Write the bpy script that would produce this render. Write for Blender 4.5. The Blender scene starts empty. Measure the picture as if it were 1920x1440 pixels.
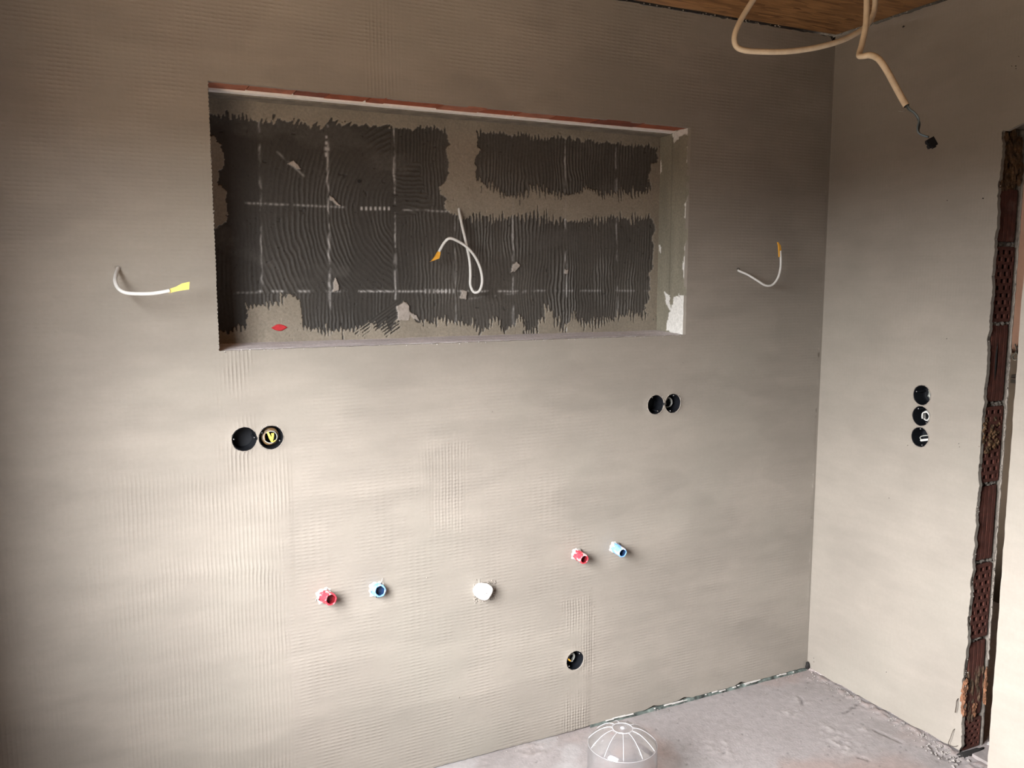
import bpy, math, random
import numpy as np
from mathutils import Vector, Matrix
from mathutils.geometry import delaunay_2d_cdt

random.seed(7)
np.random.seed(7)
C = bpy.context.scene
COL = C.collection

# ------------------------------------------------------------------ camera, world, light, exposure
CAM = dict(yaw=0.448, pitch=-0.1228, f=1576.8, pos=(-2.4257, -2.3489, 1.5307))
_cy, _sy = math.cos(CAM['yaw']), math.sin(CAM['yaw'])
_cp, _sp = math.cos(CAM['pitch']), math.sin(CAM['pitch'])
FWD = np.array([_sy * _cp, _cy * _cp, _sp])
RGT = np.array([_cy, -_sy, 0.0])
UPV = np.cross(RGT, FWD)
EYE = np.array(CAM['pos'])

cam_data = bpy.data.cameras.new('camera')
cam_data.sensor_fit = 'HORIZONTAL'
cam_data.sensor_width = 36.0
cam_data.lens = CAM['f'] / 1920.0 * 36.0
cam_data.clip_start = 0.02
cam = bpy.data.objects.new('camera', cam_data)
COL.objects.link(cam)
M = Matrix((RGT.tolist() + [EYE[0]], UPV.tolist() + [EYE[1]], (-FWD).tolist() + [EYE[2]], [0, 0, 0, 1]))
M = Matrix(((RGT[0], UPV[0], -FWD[0], EYE[0]), (RGT[1], UPV[1], -FWD[1], EYE[1]),
            (RGT[2], UPV[2], -FWD[2], EYE[2]), (0, 0, 0, 1)))
cam.matrix_world = M
C.camera = cam

# overcast sky over darker ground, reaching the room through the window opening
world = bpy.data.worlds.new('world')
C.world = world
world.use_nodes = True
_wt = world.node_tree
_bg = _wt.nodes['Background']
_tc = _wt.nodes.new('ShaderNodeTexCoord')
_sp3 = _wt.nodes.new('ShaderNodeSeparateXYZ')
_wt.links.new(_tc.outputs['Generated'], _sp3.inputs[0])
_mr = _wt.nodes.new('ShaderNodeMapRange')
_mr.inputs[1].default_value, _mr.inputs[2].default_value = -1.0, 1.0
_wt.links.new(_sp3.outputs['Z'], _mr.inputs[0])
_rp = _wt.nodes.new('ShaderNodeValToRGB')
_wt.links.new(_mr.outputs[0], _rp.inputs[0])
# made-up ground bands fitted to the wall light, hazy overcast sky, brighter overhead
for i_, (z_, c_) in enumerate(((-1.0, (0.23, 0.185, 0.135)), (-0.40, (0.070, 0.055, 0.040)), (-0.20, (0.0135, 0.0105, 0.0075)), (-0.01, (0.009, 0.007, 0.005)),
                               (0.05, (0.265, 0.265, 0.26)), (0.20, (0.33, 0.33, 0.33)), (0.36, (0.58, 0.58, 0.585)), (1.0, (0.54, 0.54, 0.55)))):
    e_ = _rp.color_ramp.elements[i_] if i_ < 2 else _rp.color_ramp.elements.new(1.0)
    e_.position = (z_ + 1) / 2
    e_.color = (*c_, 1)
_wt.links.new(_rp.outputs[0], _bg.inputs['Color'])
_bg.inputs['Strength'].default_value = 30.0


def area(name, loc, aim, sx, sy, power, color, spread=180):
    L = bpy.data.lights.new(name, 'AREA')
    L.shape = 'RECTANGLE'
    L.size, L.size_y = sx, sy
    L.energy = power
    L.color = color
    L.spread = math.radians(spread)
    o = bpy.data.objects.new(name, L)
    o.location = loc
    o.rotation_euler = Vector(aim).to_track_quat('-Z', 'Y').to_euler()
    COL.objects.link(o)
    return o


# portal in the window of the left wall: guides the sampling of the sky, gives no light itself
_po = area('window_portal', (-2.845, -1.32, 1.39), (1, 0, 0), 1.26, 1.18, 1, (1, 1, 1))
_po.data.cycles.is_portal = True
# added unseen fill lamp that brightens the room beyond the doorway
area('hall_fill', (0.24, -2.6, 1.5), (1.0, 0.25, -0.1), 0.8, 1.0, 0.3, (1.0, 0.95, 0.9), 150)

C.view_settings.view_transform = 'Standard'
C.view_settings.look = 'None'
C.view_settings.gamma = 1.0
C.view_settings.use_curve_mapping = False
C.view_settings.exposure = 2.70

# ------------------------------------------------------------------ measures (metres; corner of the two walls at x=0, y=0)
H = 2.407
XL, XR, ZT, ZB, DN = -2.161, -0.634, 2.0375, 1.3437, 0.175
YJ = -0.664
DOOR_TOP = 1.972
LEFT, REAR = -2.78, -3.5


def hit(px, py, axis, val):
    """point of the room where a line of sight measured on the photograph meets a plane"""
    d = (px - 960) / CAM['f'] * RGT - (py - 720) / CAM['f'] * UPV + FWD
    return EYE + (val - EYE[axis]) / d[axis] * d


def at_depth(px, py, d):
    return EYE + d * ((px - 960) / CAM['f'] * RGT - (py - 720) / CAM['f'] * UPV + FWD)


def wxz(px, py, y=0.0):
    p = hit(px, py, 1, y)
    return (p[0], p[2])


def wyz(px, py, x=0.0):
    p = hit(px, py, 0, x)
    return (p[1], p[2])


# ------------------------------------------------------------------ numpy helpers
def _hash(ix, iy, seed):
    n = (ix.astype(np.int64) * 374761393 + iy.astype(np.int64) * 668265263 + seed * 974634577) & 0x7fffffff
    n = ((n ^ (n >> 13)) * 1274126177) & 0x7fffffff
    n = n ^ (n >> 16)
    return (n & 0xffff) / 65535.0


def vnoise(x, y, seed=0):
    x = np.asarray(x, float)
    y = np.asarray(y, float)
    ix, iy = np.floor(x).astype(np.int64), np.floor(y).astype(np.int64)
    fx, fy = x - ix, y - iy
    fx = fx * fx * (3 - 2 * fx)
    fy = fy * fy * (3 - 2 * fy)
    a, b = _hash(ix, iy, seed), _hash(ix + 1, iy, seed)
    c, d = _hash(ix, iy + 1, seed), _hash(ix + 1, iy + 1, seed)
    return (a + (b - a) * fx) * (1 - fy) + (c + (d - c) * fx) * fy


def fbm(x, y, seed=0, octaves=4):
    v, amp, tot = 0, 1.0, 0
    for k in range(octaves):
        v = v + amp * vnoise(np.asarray(x) * 2 ** k + 17.3 * k, np.asarray(y) * 2 ** k + 9.1 * k, seed + k)
        tot += amp
        amp *= 0.5
    return v / tot


def inside(px, py, poly):
    c = np.zeros(np.shape(px), bool)
    n = len(poly)
    for i in range(n):
        x1, y1 = poly[i]
        x2, y2 = poly[(i + 1) % n]
        if y1 == y2:
            continue
        k = ((y1 > py) != (y2 > py)) & (px < (x2 - x1) * (py - y1) / (y2 - y1) + x1)
        c ^= k
    return c


def smooth01(x, a, b):
    t = np.clip((x - a) / (b - a), 0, 1)
    return t * t * (3 - 2 * t)


def seg_dist(px, pz, a, b):
    a = np.array(a, float)
    b = np.array(b, float)
    d = b - a
    t = np.clip(((px - a[0]) * d[0] + (pz - a[1]) * d[1]) / (d @ d), 0, 1)
    return np.hypot(px - a[0] - t * d[0], pz - a[1] - t * d[1])


# ------------------------------------------------------------------ object helpers
def mesh_obj(name, verts, faces, material, parent=None, smooth=False, attrs=None, color=None):
    me = bpy.data.meshes.new(name)
    anc, off = parent, np.zeros(3)
    while anc is not None:
        if '_o' in anc:
            off = np.array(anc['_o'])
            break
        anc = anc.parent
    v = np.asarray(verts, float) - off
    if isinstance(faces, np.ndarray):
        nf, k = faces.shape
        me.vertices.add(len(v))
        me.vertices.foreach_set('co', v.astype(np.float32).ravel())
        me.loops.add(nf * k)
        me.loops.foreach_set('vertex_index', faces.astype(np.int32).ravel())
        me.polygons.add(nf)
        me.polygons.foreach_set('loop_start', np.arange(0, nf * k, k, dtype=np.int32))
        me.update(calc_edges=True)
    else:
        me.from_pydata([tuple(p) for p in v], [], faces)
    me.validate()
    if smooth:
        me.polygons.foreach_set('use_smooth', np.ones(len(me.polygons), bool))
    for k, arr in (attrs or {}).items():
        a = me.attributes.new(k, 'FLOAT', 'POINT')
        a.data.foreach_set('value', np.asarray(arr, np.float32))
    if color is not None:
        a = me.attributes.new('Col', 'FLOAT_COLOR', 'POINT')
        c4 = np.ones((len(v), 4), np.float32)
        c4[:, :3] = color
        a.data.foreach_set('color', c4.ravel())
    me.materials.append(material)
    o = bpy.data.objects.new(name, me)
    COL.objects.link(o)
    if parent is not None:
        o.parent = parent
    return o


def thing(name, label, cat, loc, group=None):
    o = bpy.data.objects.new(name, None)
    o.empty_display_size = 0.05
    o.location = loc
    o['_o'] = [float(t) for t in loc]
    COL.objects.link(o)
    tag(o, label, cat, group)
    return o


def tag(o, label, cat, group=None, kind=None):
    o['label'] = label
    o['category'] = cat
    if group:
        o['group'] = group
    if kind:
        o['kind'] = kind
    return o


def structure(o, label=None):
    o['kind'] = 'structure'
    if label:
        o['label'] = label
    return o


class Geo:
    def __init__(self):
        self.v, self.f = [], []

    def add(self, v, f):
        n = len(self.v)
        self.v += [tuple(p) for p in v]
        self.f += [tuple(i + n for i in q) for q in f]

    def box(self, a, b):
        x0, y0, z0 = a
        x1, y1, z1 = b
        self.add([(x0, y0, z0), (x1, y0, z0), (x1, y1, z0), (x0, y1, z0), (x0, y0, z1), (x1, y0, z1), (x1, y1, z1), (x0, y1, z1)],
                 [(0, 3, 2, 1), (4, 5, 6, 7), (0, 1, 5, 4), (1, 2, 6, 5), (2, 3, 7, 6), (3, 0, 4, 7)])

    def tube(self, pts, rad, n=10, caps=True, sub=8, closed=False):
        P = smooth_path(pts, sub) if sub > 1 else [Vector(p) for p in pts]
        m = len(P)
        rads = np.interp(np.linspace(0, 1, m), np.linspace(0, 1, len(rad)), rad) if hasattr(rad, '__len__') else [rad] * m
        T = [(P[min(i + 1, m - 1)] - P[max(i - 1, 0)]).normalized() for i in range(m)]
        up = Vector((0.13, 0.31, 0.94))
        nrm = (up - T[0] * up.dot(T[0])).normalized()
        V, F = [], []
        for i in range(m):
            nrm = (nrm - T[i] * nrm.dot(T[i])).normalized()
            b = T[i].cross(nrm)
            for k in range(n):
                a = 2 * math.pi * k / n
                V.append(P[i] + (nrm * math.cos(a) + b * math.sin(a)) * rads[i])
        for i in range(m - 1):
            for k in range(n):
                F.append((i * n + k, i * n + (k + 1) % n, (i + 1) * n + (k + 1) % n, (i + 1) * n + k))
        if caps:
            F.append(tuple(range(n - 1, -1, -1)))
            F.append(tuple((m - 1) * n + k for k in range(n)))
        self.add(V, F)

    def lathe(self, prof, n=32, axis='y', org=(0, 0, 0), wob=None):
        """prof: list of (radius, along axis)"""
        V, F = [], []
        for j, (r, t) in enumerate(prof):
            for k in range(n):
                a = 2 * math.pi * k / n
                rr = r * (1 + (wob(a, j) if wob else 0))
                p = (rr * math.cos(a), t, rr * math.sin(a)) if axis == 'y' else (rr * math.cos(a), rr * math.sin(a), t)
                V.append((p[0] + org[0], p[1] + org[1], p[2] + org[2]))
        for j in range(len(prof) - 1):
            for k in range(n):
                q = (j * n + k, j * n + (k + 1) % n, (j + 1) * n + (k + 1) % n, (j + 1) * n + k)
                F.append(q if axis == 'y' else q)
        self.add(V, F)

    def blob(self, c, s, seed=0, nu=10, nv=7, amp=0.35):
        rs = random.Random(seed)
        ph = [rs.uniform(0, 6.28) for _ in range(6)]
        V, F = [], []
        for j in range(nv + 1):
            th = math.pi * j / nv
            for i in range(nu):
                a = 2 * math.pi * i / nu
                k = 1 + amp * (0.5 * math.sin(3 * a + ph[0]) * math.sin(2 * th + ph[1]) + 0.5 * math.sin(2 * a + ph[2] + 3 * th) + 0.35 * math.sin(5 * a + 4 * th + ph[3]))
                V.append((c[0] + s[0] * k * math.sin(th) * math.cos(a), c[1] + s[1] * k * math.sin(th) * math.sin(a), c[2] + s[2] * k * math.cos(th)))
        for j in range(nv):
            for i in range(nu):
                F.append((j * nu + i, (j + 1) * nu + i, (j + 1) * nu + (i + 1) % nu, j * nu + (i + 1) % nu))
        self.add(V, F)

    def crumb(self, c, s, rs):
        V = []
        for d in ((1, 0, 0), (-1, 0, 0), (0, 1, 0), (0, -1, 0), (0, 0, 1), (0, 0, -1)):
            k = s * rs.uniform(0.6, 1.25)
            V.append((c[0] + d[0] * k + rs.uniform(-.3, .3) * s, c[1] + d[1] * k + rs.uniform(-.3, .3) * s, c[2] + d[2] * k * .75))
        self.add(V, [(0, 2, 4), (2, 1, 4), (1, 3, 4), (3, 0, 4), (2, 0, 5), (1, 2, 5), (3, 1, 5), (0, 3, 5)])

    def build(self, name, material, parent=None, smooth=False):
        return mesh_obj(name, self.v, self.f, material, parent, smooth)


def smooth_path(pts, sub):
    P = [Vector(p) for p in pts]
    if len(P) < 3:
        return [P[0].lerp(P[-1], i / sub) for i in range(sub + 1)]
    out = []
    for i in range(len(P) - 1):
        p0, p1, p2, p3 = P[max(i - 1, 0)], P[i], P[i + 1], P[min(i + 2, len(P) - 1)]
        for k in range(sub):
            t = k / sub
            out.append(0.5 * ((2 * p1) + (p2 - p0) * t + (2 * p0 - 5 * p1 + 4 * p2 - p3) * t * t + (3 * p1 - p0 - 3 * p2 + p3) * t ** 3))
    out.append(P[-1])
    return out


def cdt_sheet(outer, holes, lattice):
    """triangulated flat region with holes; returns points, triangles, hole loops (indices)"""
    pts, edges, loops = [], [], []
    for loop in [outer] + holes:
        s = len(pts)
        pts += [Vector(p) for p in loop]
        edges += [(s + i, s + (i + 1) % len(loop)) for i in range(len(loop))]
        loops.append(list(range(s, s + len(loop))))
    nb = len(pts)
    L = np.asarray(lattice, float)
    if len(L):
        k = inside(L[:, 0], L[:, 1], outer)
        for h in holes:
            k &= ~inside(L[:, 0], L[:, 1], h)
        pts += [Vector(p) for p in L[k]]
    v, e, f, ov, oe, of = delaunay_2d_cdt(pts, edges, [], 0, 1e-7)
    V = np.array([tuple(p) for p in v])
    F = np.array([t for t in f if len(t) == 3], int)
    cx, cz = V[F].mean(axis=1).T
    k = inside(cx, cz, outer)
    for h in holes:
        k &= ~inside(cx, cz, h)
    remap = {}
    for i, src in enumerate(ov):
        for s in src:
            remap[s] = i
    return V, F[k], [[remap[i] for i in lp] for lp in loops]


def grid_faces(nx, nz):
    i = np.arange(nx * nz).reshape(nz, nx)
    return np.stack([i[:-1, :-1].ravel(), i[:-1, 1:].ravel(), i[1:, 1:].ravel(), i[1:, :-1].ravel()], axis=1)


# ------------------------------------------------------------------ materials
class NT:
    def __init__(self, name):
        self.m = bpy.data.materials.new(name)
        self.m.use_nodes = True
        self.t = self.m.node_tree
        self.b = self.t.nodes['Principled BSDF']
        self.out = self.t.nodes['Material Output']

    def n(self, kind, **kw):
        x = self.t.nodes.new(kind)
        for k, v in kw.items():
            setattr(x, k, v)
        return x

    def link(self, a, b):
        self.t.links.new(a, b)

    def put(self, sock, v):
        if hasattr(v, 'is_output'):
            self.link(v, sock)
        else:
            sock.default_value = v

    def math(self, op, a, b=None):
        x = self.n('ShaderNodeMath', operation=op)
        self.put(x.inputs[0], a)
        if b is not None:
            self.put(x.inputs[1], b)
        return x.outputs[0]

    def mix(self, f, a, b, mode='MIX'):
        x = self.n('ShaderNodeMix', data_type='RGBA', blend_type=mode)
        self.put(x.inputs[0], f)
        self.put(x.inputs[6], a if hasattr(a, 'is_output') else (*a, 1))
        self.put(x.inputs[7], b if hasattr(b, 'is_output') else (*b, 1))
        return x.outputs[2]

    def coord(self):
        return self.n('ShaderNodeTexCoord').outputs['Object']

    def noise(self, scale, detail=4, rough=0.55, vec=None, stretch=None):
        v = vec or self.coord()
        if stretch:
            mp = self.n('ShaderNodeMapping')
            self.link(v, mp.inputs[0])
            mp.inputs['Scale'].default_value = stretch
            v = mp.outputs[0]
        x = self.n('ShaderNodeTexNoise')
        x.inputs['Scale'].default_value = scale
        x.inputs['Detail'].default_value = detail
        x.inputs['Roughness'].default_value = rough
        self.link(v, x.inputs['Vector'])
        return x.outputs['Fac']

    def ramp(self, f, lo, hi, a=0.0, b=1.0):
        x = self.n('ShaderNodeMapRange')
        x.clamp = True
        self.put(x.inputs[0], f)
        x.inputs[1].default_value, x.inputs[2].default_value = lo, hi
        x.inputs[3].default_value, x.inputs[4].default_value = a, b
        return x.outputs[0]

    def attr(self, name, out='Fac'):
        return self.n('ShaderNodeAttribute', attribute_name=name).outputs[out]

    def bump(self, h, dist, strength=1.0):
        x = self.n('ShaderNodeBump')
        x.inputs['Distance'].default_value = dist
        x.inputs['Strength'].default_value = strength
        self.link(h, x.inputs['Height'])
        self.link(x.outputs[0], self.b.inputs['Normal'])


ALB = 0.78


def simple(name, col, rough=0.6, var=0.12, vscale=60, bump=0.0, bscale=200, spec=0.5, metal=0.0):
    t = NT(name)
    col = tuple(c * ALB for c in col)
    f = t.noise(vscale)
    dark = tuple(c * (1 - var * 1.6) for c in col)
    lite = tuple(min(1, c * (1 + var)) for c in col)
    t.link(t.mix(t.ramp(f, 0.3, 0.7), dark, lite), t.b.inputs['Base Color'])
    t.b.inputs['Roughness'].default_value = rough
    t.b.inputs['Specular IOR Level'].default_value = spec
    t.b.inputs['Metallic'].default_value = metal
    if bump:
        t.bump(t.noise(bscale, 5), bump)
    return t.m


PL = (0.232, 0.208, 0.180)      # damp grey-beige filler


def plaster_material():
    t = NT('filler_plaster')
    co = t.coord()
    sep = t.n('ShaderNodeSeparateXYZ')
    t.link(co, sep.inputs[0])
    u = t.math('ADD', sep.outputs[0], sep.outputs[1])
    z = sep.outputs[2]
    # colour: soft clouds, streaks left by the trowel, fine grain
    c1 = t.noise(2.6, 5, 0.6)
    c2 = t.noise(1.0, 5, 0.6, stretch=(5, 5, 22))
    c3 = t.noise(90, 3, 0.6)
    f = t.math('ADD', t.math('MULTIPLY', c1, 0.55), t.math('MULTIPLY', c2, 0.45))
    col = t.mix(t.ramp(f, 0.32, 0.68), tuple(c * 0.88 for c in PL), tuple(min(1, c * 1.10) for c in PL))
    hue = t.noise(1.7, 3)
    col = t.mix(t.math('MULTIPLY', t.ramp(hue, 0.45, 0.7), 0.5), col, (0.218, 0.206, 0.176))
    col = t.mix(t.math('MULTIPLY', t.ramp(c3, 0.35, 0.7), 0.18), col, (0.185, 0.162, 0.135))
    tone = t.n('ShaderNodeCombineColor')
    a = t.attr('tone')
    for i in range(3):
        t.link(a, tone.inputs[i])
    col = t.mix(1.0, col, tone.outputs[0], 'MULTIPLY')
    t.link(col, t.b.inputs['Base Color'])
    t.b.inputs['Roughness'].default_value = 0.72
    t.b.inputs['Specular IOR Level'].default_value = 0.3
    # relief of the glass-fibre mesh pressed into the filler
    w = t.noise(5, 2)
    zz = t.math('ADD', z, t.math('MULTIPLY', w, 0.007))
    uu = t.math('ADD', u, t.math('MULTIPLY', w, 0.007))
    p = 2 * math.pi / 0.0105
    sz = t.math('SINE', t.math('MULTIPLY', zz, p))
    su = t.math('SINE', t.math('MULTIPLY', uu, p))
    hz = t.math('POWER', t.math('MULTIPLY_ADD', sz, 0.5), 1.6)
    hz.node.inputs[0].links[0].from_node.inputs[2].default_value = 0.5
    hu = t.math('POWER', t.math('MULTIPLY_ADD', su, 0.5), 1.6)
    hu.node.inputs[0].links[0].from_node.inputs[2].default_value = 0.5
    su2 = t.math('SINE', t.math('MULTIPLY', uu, p * 0.5))
    dash = t.math('MULTIPLY_ADD', su2, 0.3)
    dash.node.inputs[2].default_value = 0.7
    worn = t.ramp(t.noise(9, 4), 0.35, 0.62)
    h = t.math('ADD', t.math('MULTIPLY', t.math('MULTIPLY', hz, dash), t.attr('hm')), t.math('MULTIPLY', hu, t.attr('vm')))
    h = t.math('MULTIPLY', h, worn)
    h = t.math('ADD', h, t.math('MULTIPLY', t.noise(260, 4), 0.22))
    h = t.math('ADD', h, t.math('MULTIPLY', t.noise(40, 4), 0.5))
    t.bump(h, 0.00075, 0.9)
    return t.m


def colour_attr_material(name, rough=0.7, grain=0.15, gscale=120, bump=0.0006, bscale=350, spec=0.4):
    t = NT(name)
    f = t.noise(gscale, 4)
    g = t.n('ShaderNodeCombineColor')
    r = t.ramp(f, 0.3, 0.7, ALB * (1 - grain), ALB * (1 + grain))
    for i in range(3):
        t.link(r, g.inputs[i])
    t.link(t.mix(1.0, t.attr('Col', 'Color'), g.outputs[0], 'MULTIPLY'), t.b.inputs['Base Color'])
    t.b.inputs['Roughness'].default_value = rough
    t.b.inputs['Specular IOR Level'].default_value = spec
    t.bump(t.noise(bscale, 4), bump)
    return t.m


def plastic_cap(name, col):
    """coloured plastic smeared with dried filler"""
    t = NT(name)
    f = t.ramp(t.noise(70, 4), 0.54, 0.66)
    t.link(t.mix(f, col, (0.74, 0.70, 0.68)), t.b.inputs['Base Color'])
    t.b.inputs['Roughness'].default_value = 0.45
    return t.m


def clear_plastic(name, tint=0.97, gloss=0.07, milk=0.03):
    t = NT(name)
    tr = t.n('ShaderNodeBsdfTransparent')
    tr.inputs[0].default_value = (tint, tint, tint, 1)
    gl = t.n('ShaderNodeBsdfGlossy')
    gl.inputs['Roughness'].default_value = 0.08
    df = t.n('ShaderNodeBsdfDiffuse')
    df.inputs[0].default_value = (0.86, 0.86, 0.9, 1)
    lw = t.n('ShaderNodeLayerWeight')
    lw.inputs[0].default_value = 0.45
    m1 = t.n('ShaderNodeMixShader')
    m1.inputs[0].default_value = milk
    t.link(tr.outputs[0], m1.inputs[1])
    t.link(df.outputs[0], m1.inputs[2])
    m2 = t.n('ShaderNodeMixShader')
    t.link(t.math('ADD', t.math('MULTIPLY', lw.outputs['Facing'], 0.35), gloss), m2.inputs[0])
    t.link(m1.outputs[0], m2.inputs[1])
    t.link(gl.outputs[0], m2.inputs[2])
    t.link(m2.outputs[0], t.out.inputs['Surface'])
    return t.m


def osb_material():
    t = NT('strand_board')
    v = t.n('ShaderNodeTexVoronoi')
    mp = t.n('ShaderNodeMapping')
    t.link(t.coord(), mp.inputs[0])
    mp.inputs['Scale'].default_value = (9, 55, 1)
    t.link(mp.outputs[0], v.inputs['Vector'])
    v.inputs['Scale'].default_value = 1.6
    bw = t.n('ShaderNodeRGBToBW')
    t.link(v.outputs['Color'], bw.inputs[0])
    f = t.math('ADD', t.math('MULTIPLY', bw.outputs[0], 0.6), t.math('MULTIPLY', t.noise(1.0, 6, 0.7, stretch=(14, 130, 1)), 0.5))
    t.link(t.mix(t.ramp(f, 0.25, 0.85), (0.12, 0.052, 0.016), (0.32, 0.165, 0.060)), t.b.inputs['Base Color'])
    t.b.inputs['Roughness'].default_value = 0.6
    t.bump(f, 0.0012, 0.6)
    return t.m


def brick_material(name, base):
    t = NT(name)
    base = tuple(c * ALB for c in base)
    f = t.noise(35, 5, 0.65)
    col = t.mix(t.ramp(f, 0.3, 0.7), tuple(c * 0.62 for c in base), tuple(c * 1.15 for c in base))
    d = t.ramp(t.noise(14, 5, 0.6), 0.62, 0.78)
    col = t.mix(t.math('MULTIPLY', d, 0.45), col, (0.15, 0.10, 0.085))
    t.link(col, t.b.inputs['Base Color'])
    t.b.inputs['Roughness'].default_value = 0.85
    t.bump(t.noise(160, 5), 0.0012)
    return t.m


MAT_PLASTER = plaster_material()
MAT_ATTR = colour_attr_material('trowelled_adhesive', 0.62, 0.16, 140, 0.0006, 420)
MAT_FLOOR = colour_attr_material('screed', 0.75, 0.10, 45, 0.0012, 130, 0.3)
MAT_FILLER = simple('dried_filler', (0.33, 0.29, 0.25), 0.85, 0.15, 90, 0.001, 260)
MAT_FILLER_WHITE = simple('white_filler', (0.52, 0.50, 0.48), 0.8, 0.08, 90, 0.0008, 240)
MAT_SILL = simple('sill_filler', (0.30,.27,.26), 0.8, 0.2, 40, 0.0015, 150)
MAT_OSB = osb_material()
MAT_DARK = simple('dark_void', (0.012, 0.010, 0.009), 0.9)
MAT_BOX = simple('black_plastic', (0.008, 0.009, 0.012), 0.5, 0.1, 80, spec=0.25)
MAT_SCREW = simple('screw_steel', (0.5, 0.5, 0.5), 0.35, 0.1, 80, metal=1.0)
MAT_BRICK = [brick_material('fired_clay_a', (0.36, 0.088, 0.036)), brick_material('fired_clay_b', (0.22, 0.054, 0.030)), brick_material('fired_clay_c', (0.42, 0.15, 0.085))]
MAT_JAMB = brick_material('hollow_brick_clay', (0.110, 0.030, 0.018))
MAT_MORTAR = simple('mortar', (0.20, 0.175, 0.15), 0.9, 0.25, 50, 0.002, 160)
MAT_FOAM = simple('brown_foam', (0.12, 0.06, 0.022), 0.8, 0.4, 45, 0.003, 90)
MAT_RUST = simple('rust_foam', (0.22, 0.095, 0.045), 0.75, 0.4, 60, 0.003, 110)
MAT_CONDUIT = simple('beige_conduit', (0.78, 0.66, 0.49), 0.55, 0.08, 50)
MAT_CABLE = simple('grey_white_cable', (0.68, 0.68, 0.66), 0.5, 0.05, 50)
MAT_CABLE_GREY = simple('grey_cable', (0.40, 0.41, 0.38), 0.5, 0.08, 50)
MAT_WIRE_DARK = simple('dark_wire', (0.05, 0.07, 0.085), 0.45, 0.2, 60)
MAT_BROWN_DARK = simple('dark_brown_wire', (0.05, 0.033, 0.022), .6)
MAT_BROWN_WIRE = simple('brown_wire', (0.24, 0.14, 0.06), 0.5, 0.2, 60)
MAT_TAPE = simple('yellow_tape', (0.88, 0.68, 0.10), 0.5, 0.05, 60)
MAT_ORANGE = simple('orange_tape', (0.85, 0.42, 0.045), 0.5, 0.08, 60)
MAT_RED = plastic_cap('red_plastic', (0.62, 0.035, 0.055))
MAT_BLUE = plastic_cap('blue_plastic', (0.16, 0.36, 0.72))
MAT_RED_IN = simple('red_plastic_shade', (0.14, 0.004, 0.008), 0.5, 0.1)  # darker copy of the red: shade of the bore painted in
MAT_BLUE_IN = simple('blue_plastic_shade', (0.008, 0.03, 0.09), 0.5, 0.1)  # darker copy of the blue, the bore's shade put into its colour
MAT_WHITE = simple('white_plastic', (0.86, 0.86, 0.85), 0.45, 0.03, 60)
MAT_CLEAR = clear_plastic('clear_plastic')
MAT_CLEAR_RIB = clear_plastic('clear_plastic_rib', 0.95, 0.2, 0.35)
MAT_TEAL = simple('teal_foam_strip', (0.135, 0.165, 0.15), 0.7, 0.6, 30)
MAT_BARE = simple('bare_masonry', (0.10, 0.068, 0.048), 0.9, 0.2, 6)
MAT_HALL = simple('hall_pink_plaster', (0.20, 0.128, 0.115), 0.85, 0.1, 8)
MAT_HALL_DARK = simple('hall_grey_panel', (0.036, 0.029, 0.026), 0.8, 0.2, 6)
MAT_FRAME = simple('window_frame_white', (0.7, 0.7, 0.68), 0.4, 0.03)
MAT_CRUMB = simple('screed_crumbs', (0.34, 0.31, 0.29), 0.9, 0.3, 400)

# ------------------------------------------------------------------ structure: back wall
def ragged(a, b, step, amp, seed, tooth=0.0):
    """points from a to b (b excluded) wandering sideways"""
    a, b = np.array(a, float), np.array(b, float)
    L = np.linalg.norm(b - a)
    n = max(2, int(L / step))
    d = (b - a) / L
    nrm = np.array([-d[1], d[0]])
    out = []
    for i in range(n):
        s = i / n
        w = (float(fbm(s * L * 40, seed * 3.7, seed)) - 0.5) * 2 * amp
        if tooth:
            w += tooth * (1 if i % 2 else -1) * (0.4 + 0.6 * float(vnoise(s * L * 23, 1.3, seed)))
        if i == 0:
            w = 0
        out.append(tuple(a + d * s * L + nrm * w))
    return out


def circle(c, r, n=36, wob=0.0, seed=0, sq=1.0):
    out = []
    for k in range(n):
        a = 2 * math.pi * k / n
        rr = r * (1 + wob * (float(vnoise(math.cos(a) * 3 + 5, math.sin(a) * 3 + 5, seed)) - 0.5) * 2)
        out.append((c[0] + rr * math.cos(a) * sq, c[1] + rr * math.sin(a)))
    return out


BOX_R = 0.0335
boxes_back = {'left_empty': (-2.106, 1.101), 'left_coil': (-2.035, 1.100), 'right_empty': (-0.753, 1.109),
              'right_coil': (-0.682, 1.109), 'low': (-1.061, 0.255)}
niche_loop = (ragged((XL, ZB), (XR, ZB), 0.006, 0.0016, 3) + ragged((XR, ZB), (XR, ZT), 0.006, 0.0012, 4)
              + ragged((XR, ZT), (XL, ZT), 0.006, 0.0018, 5) + ragged((XL, ZT), (XL, ZB), 0.0052, 0.0010, 6, 0.0013))
holes = [niche_loop] + [circle(c, BOX_R + 0.001, 40, 0.05, 20 + i) for i, c in enumerate(boxes_back.values())]

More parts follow.
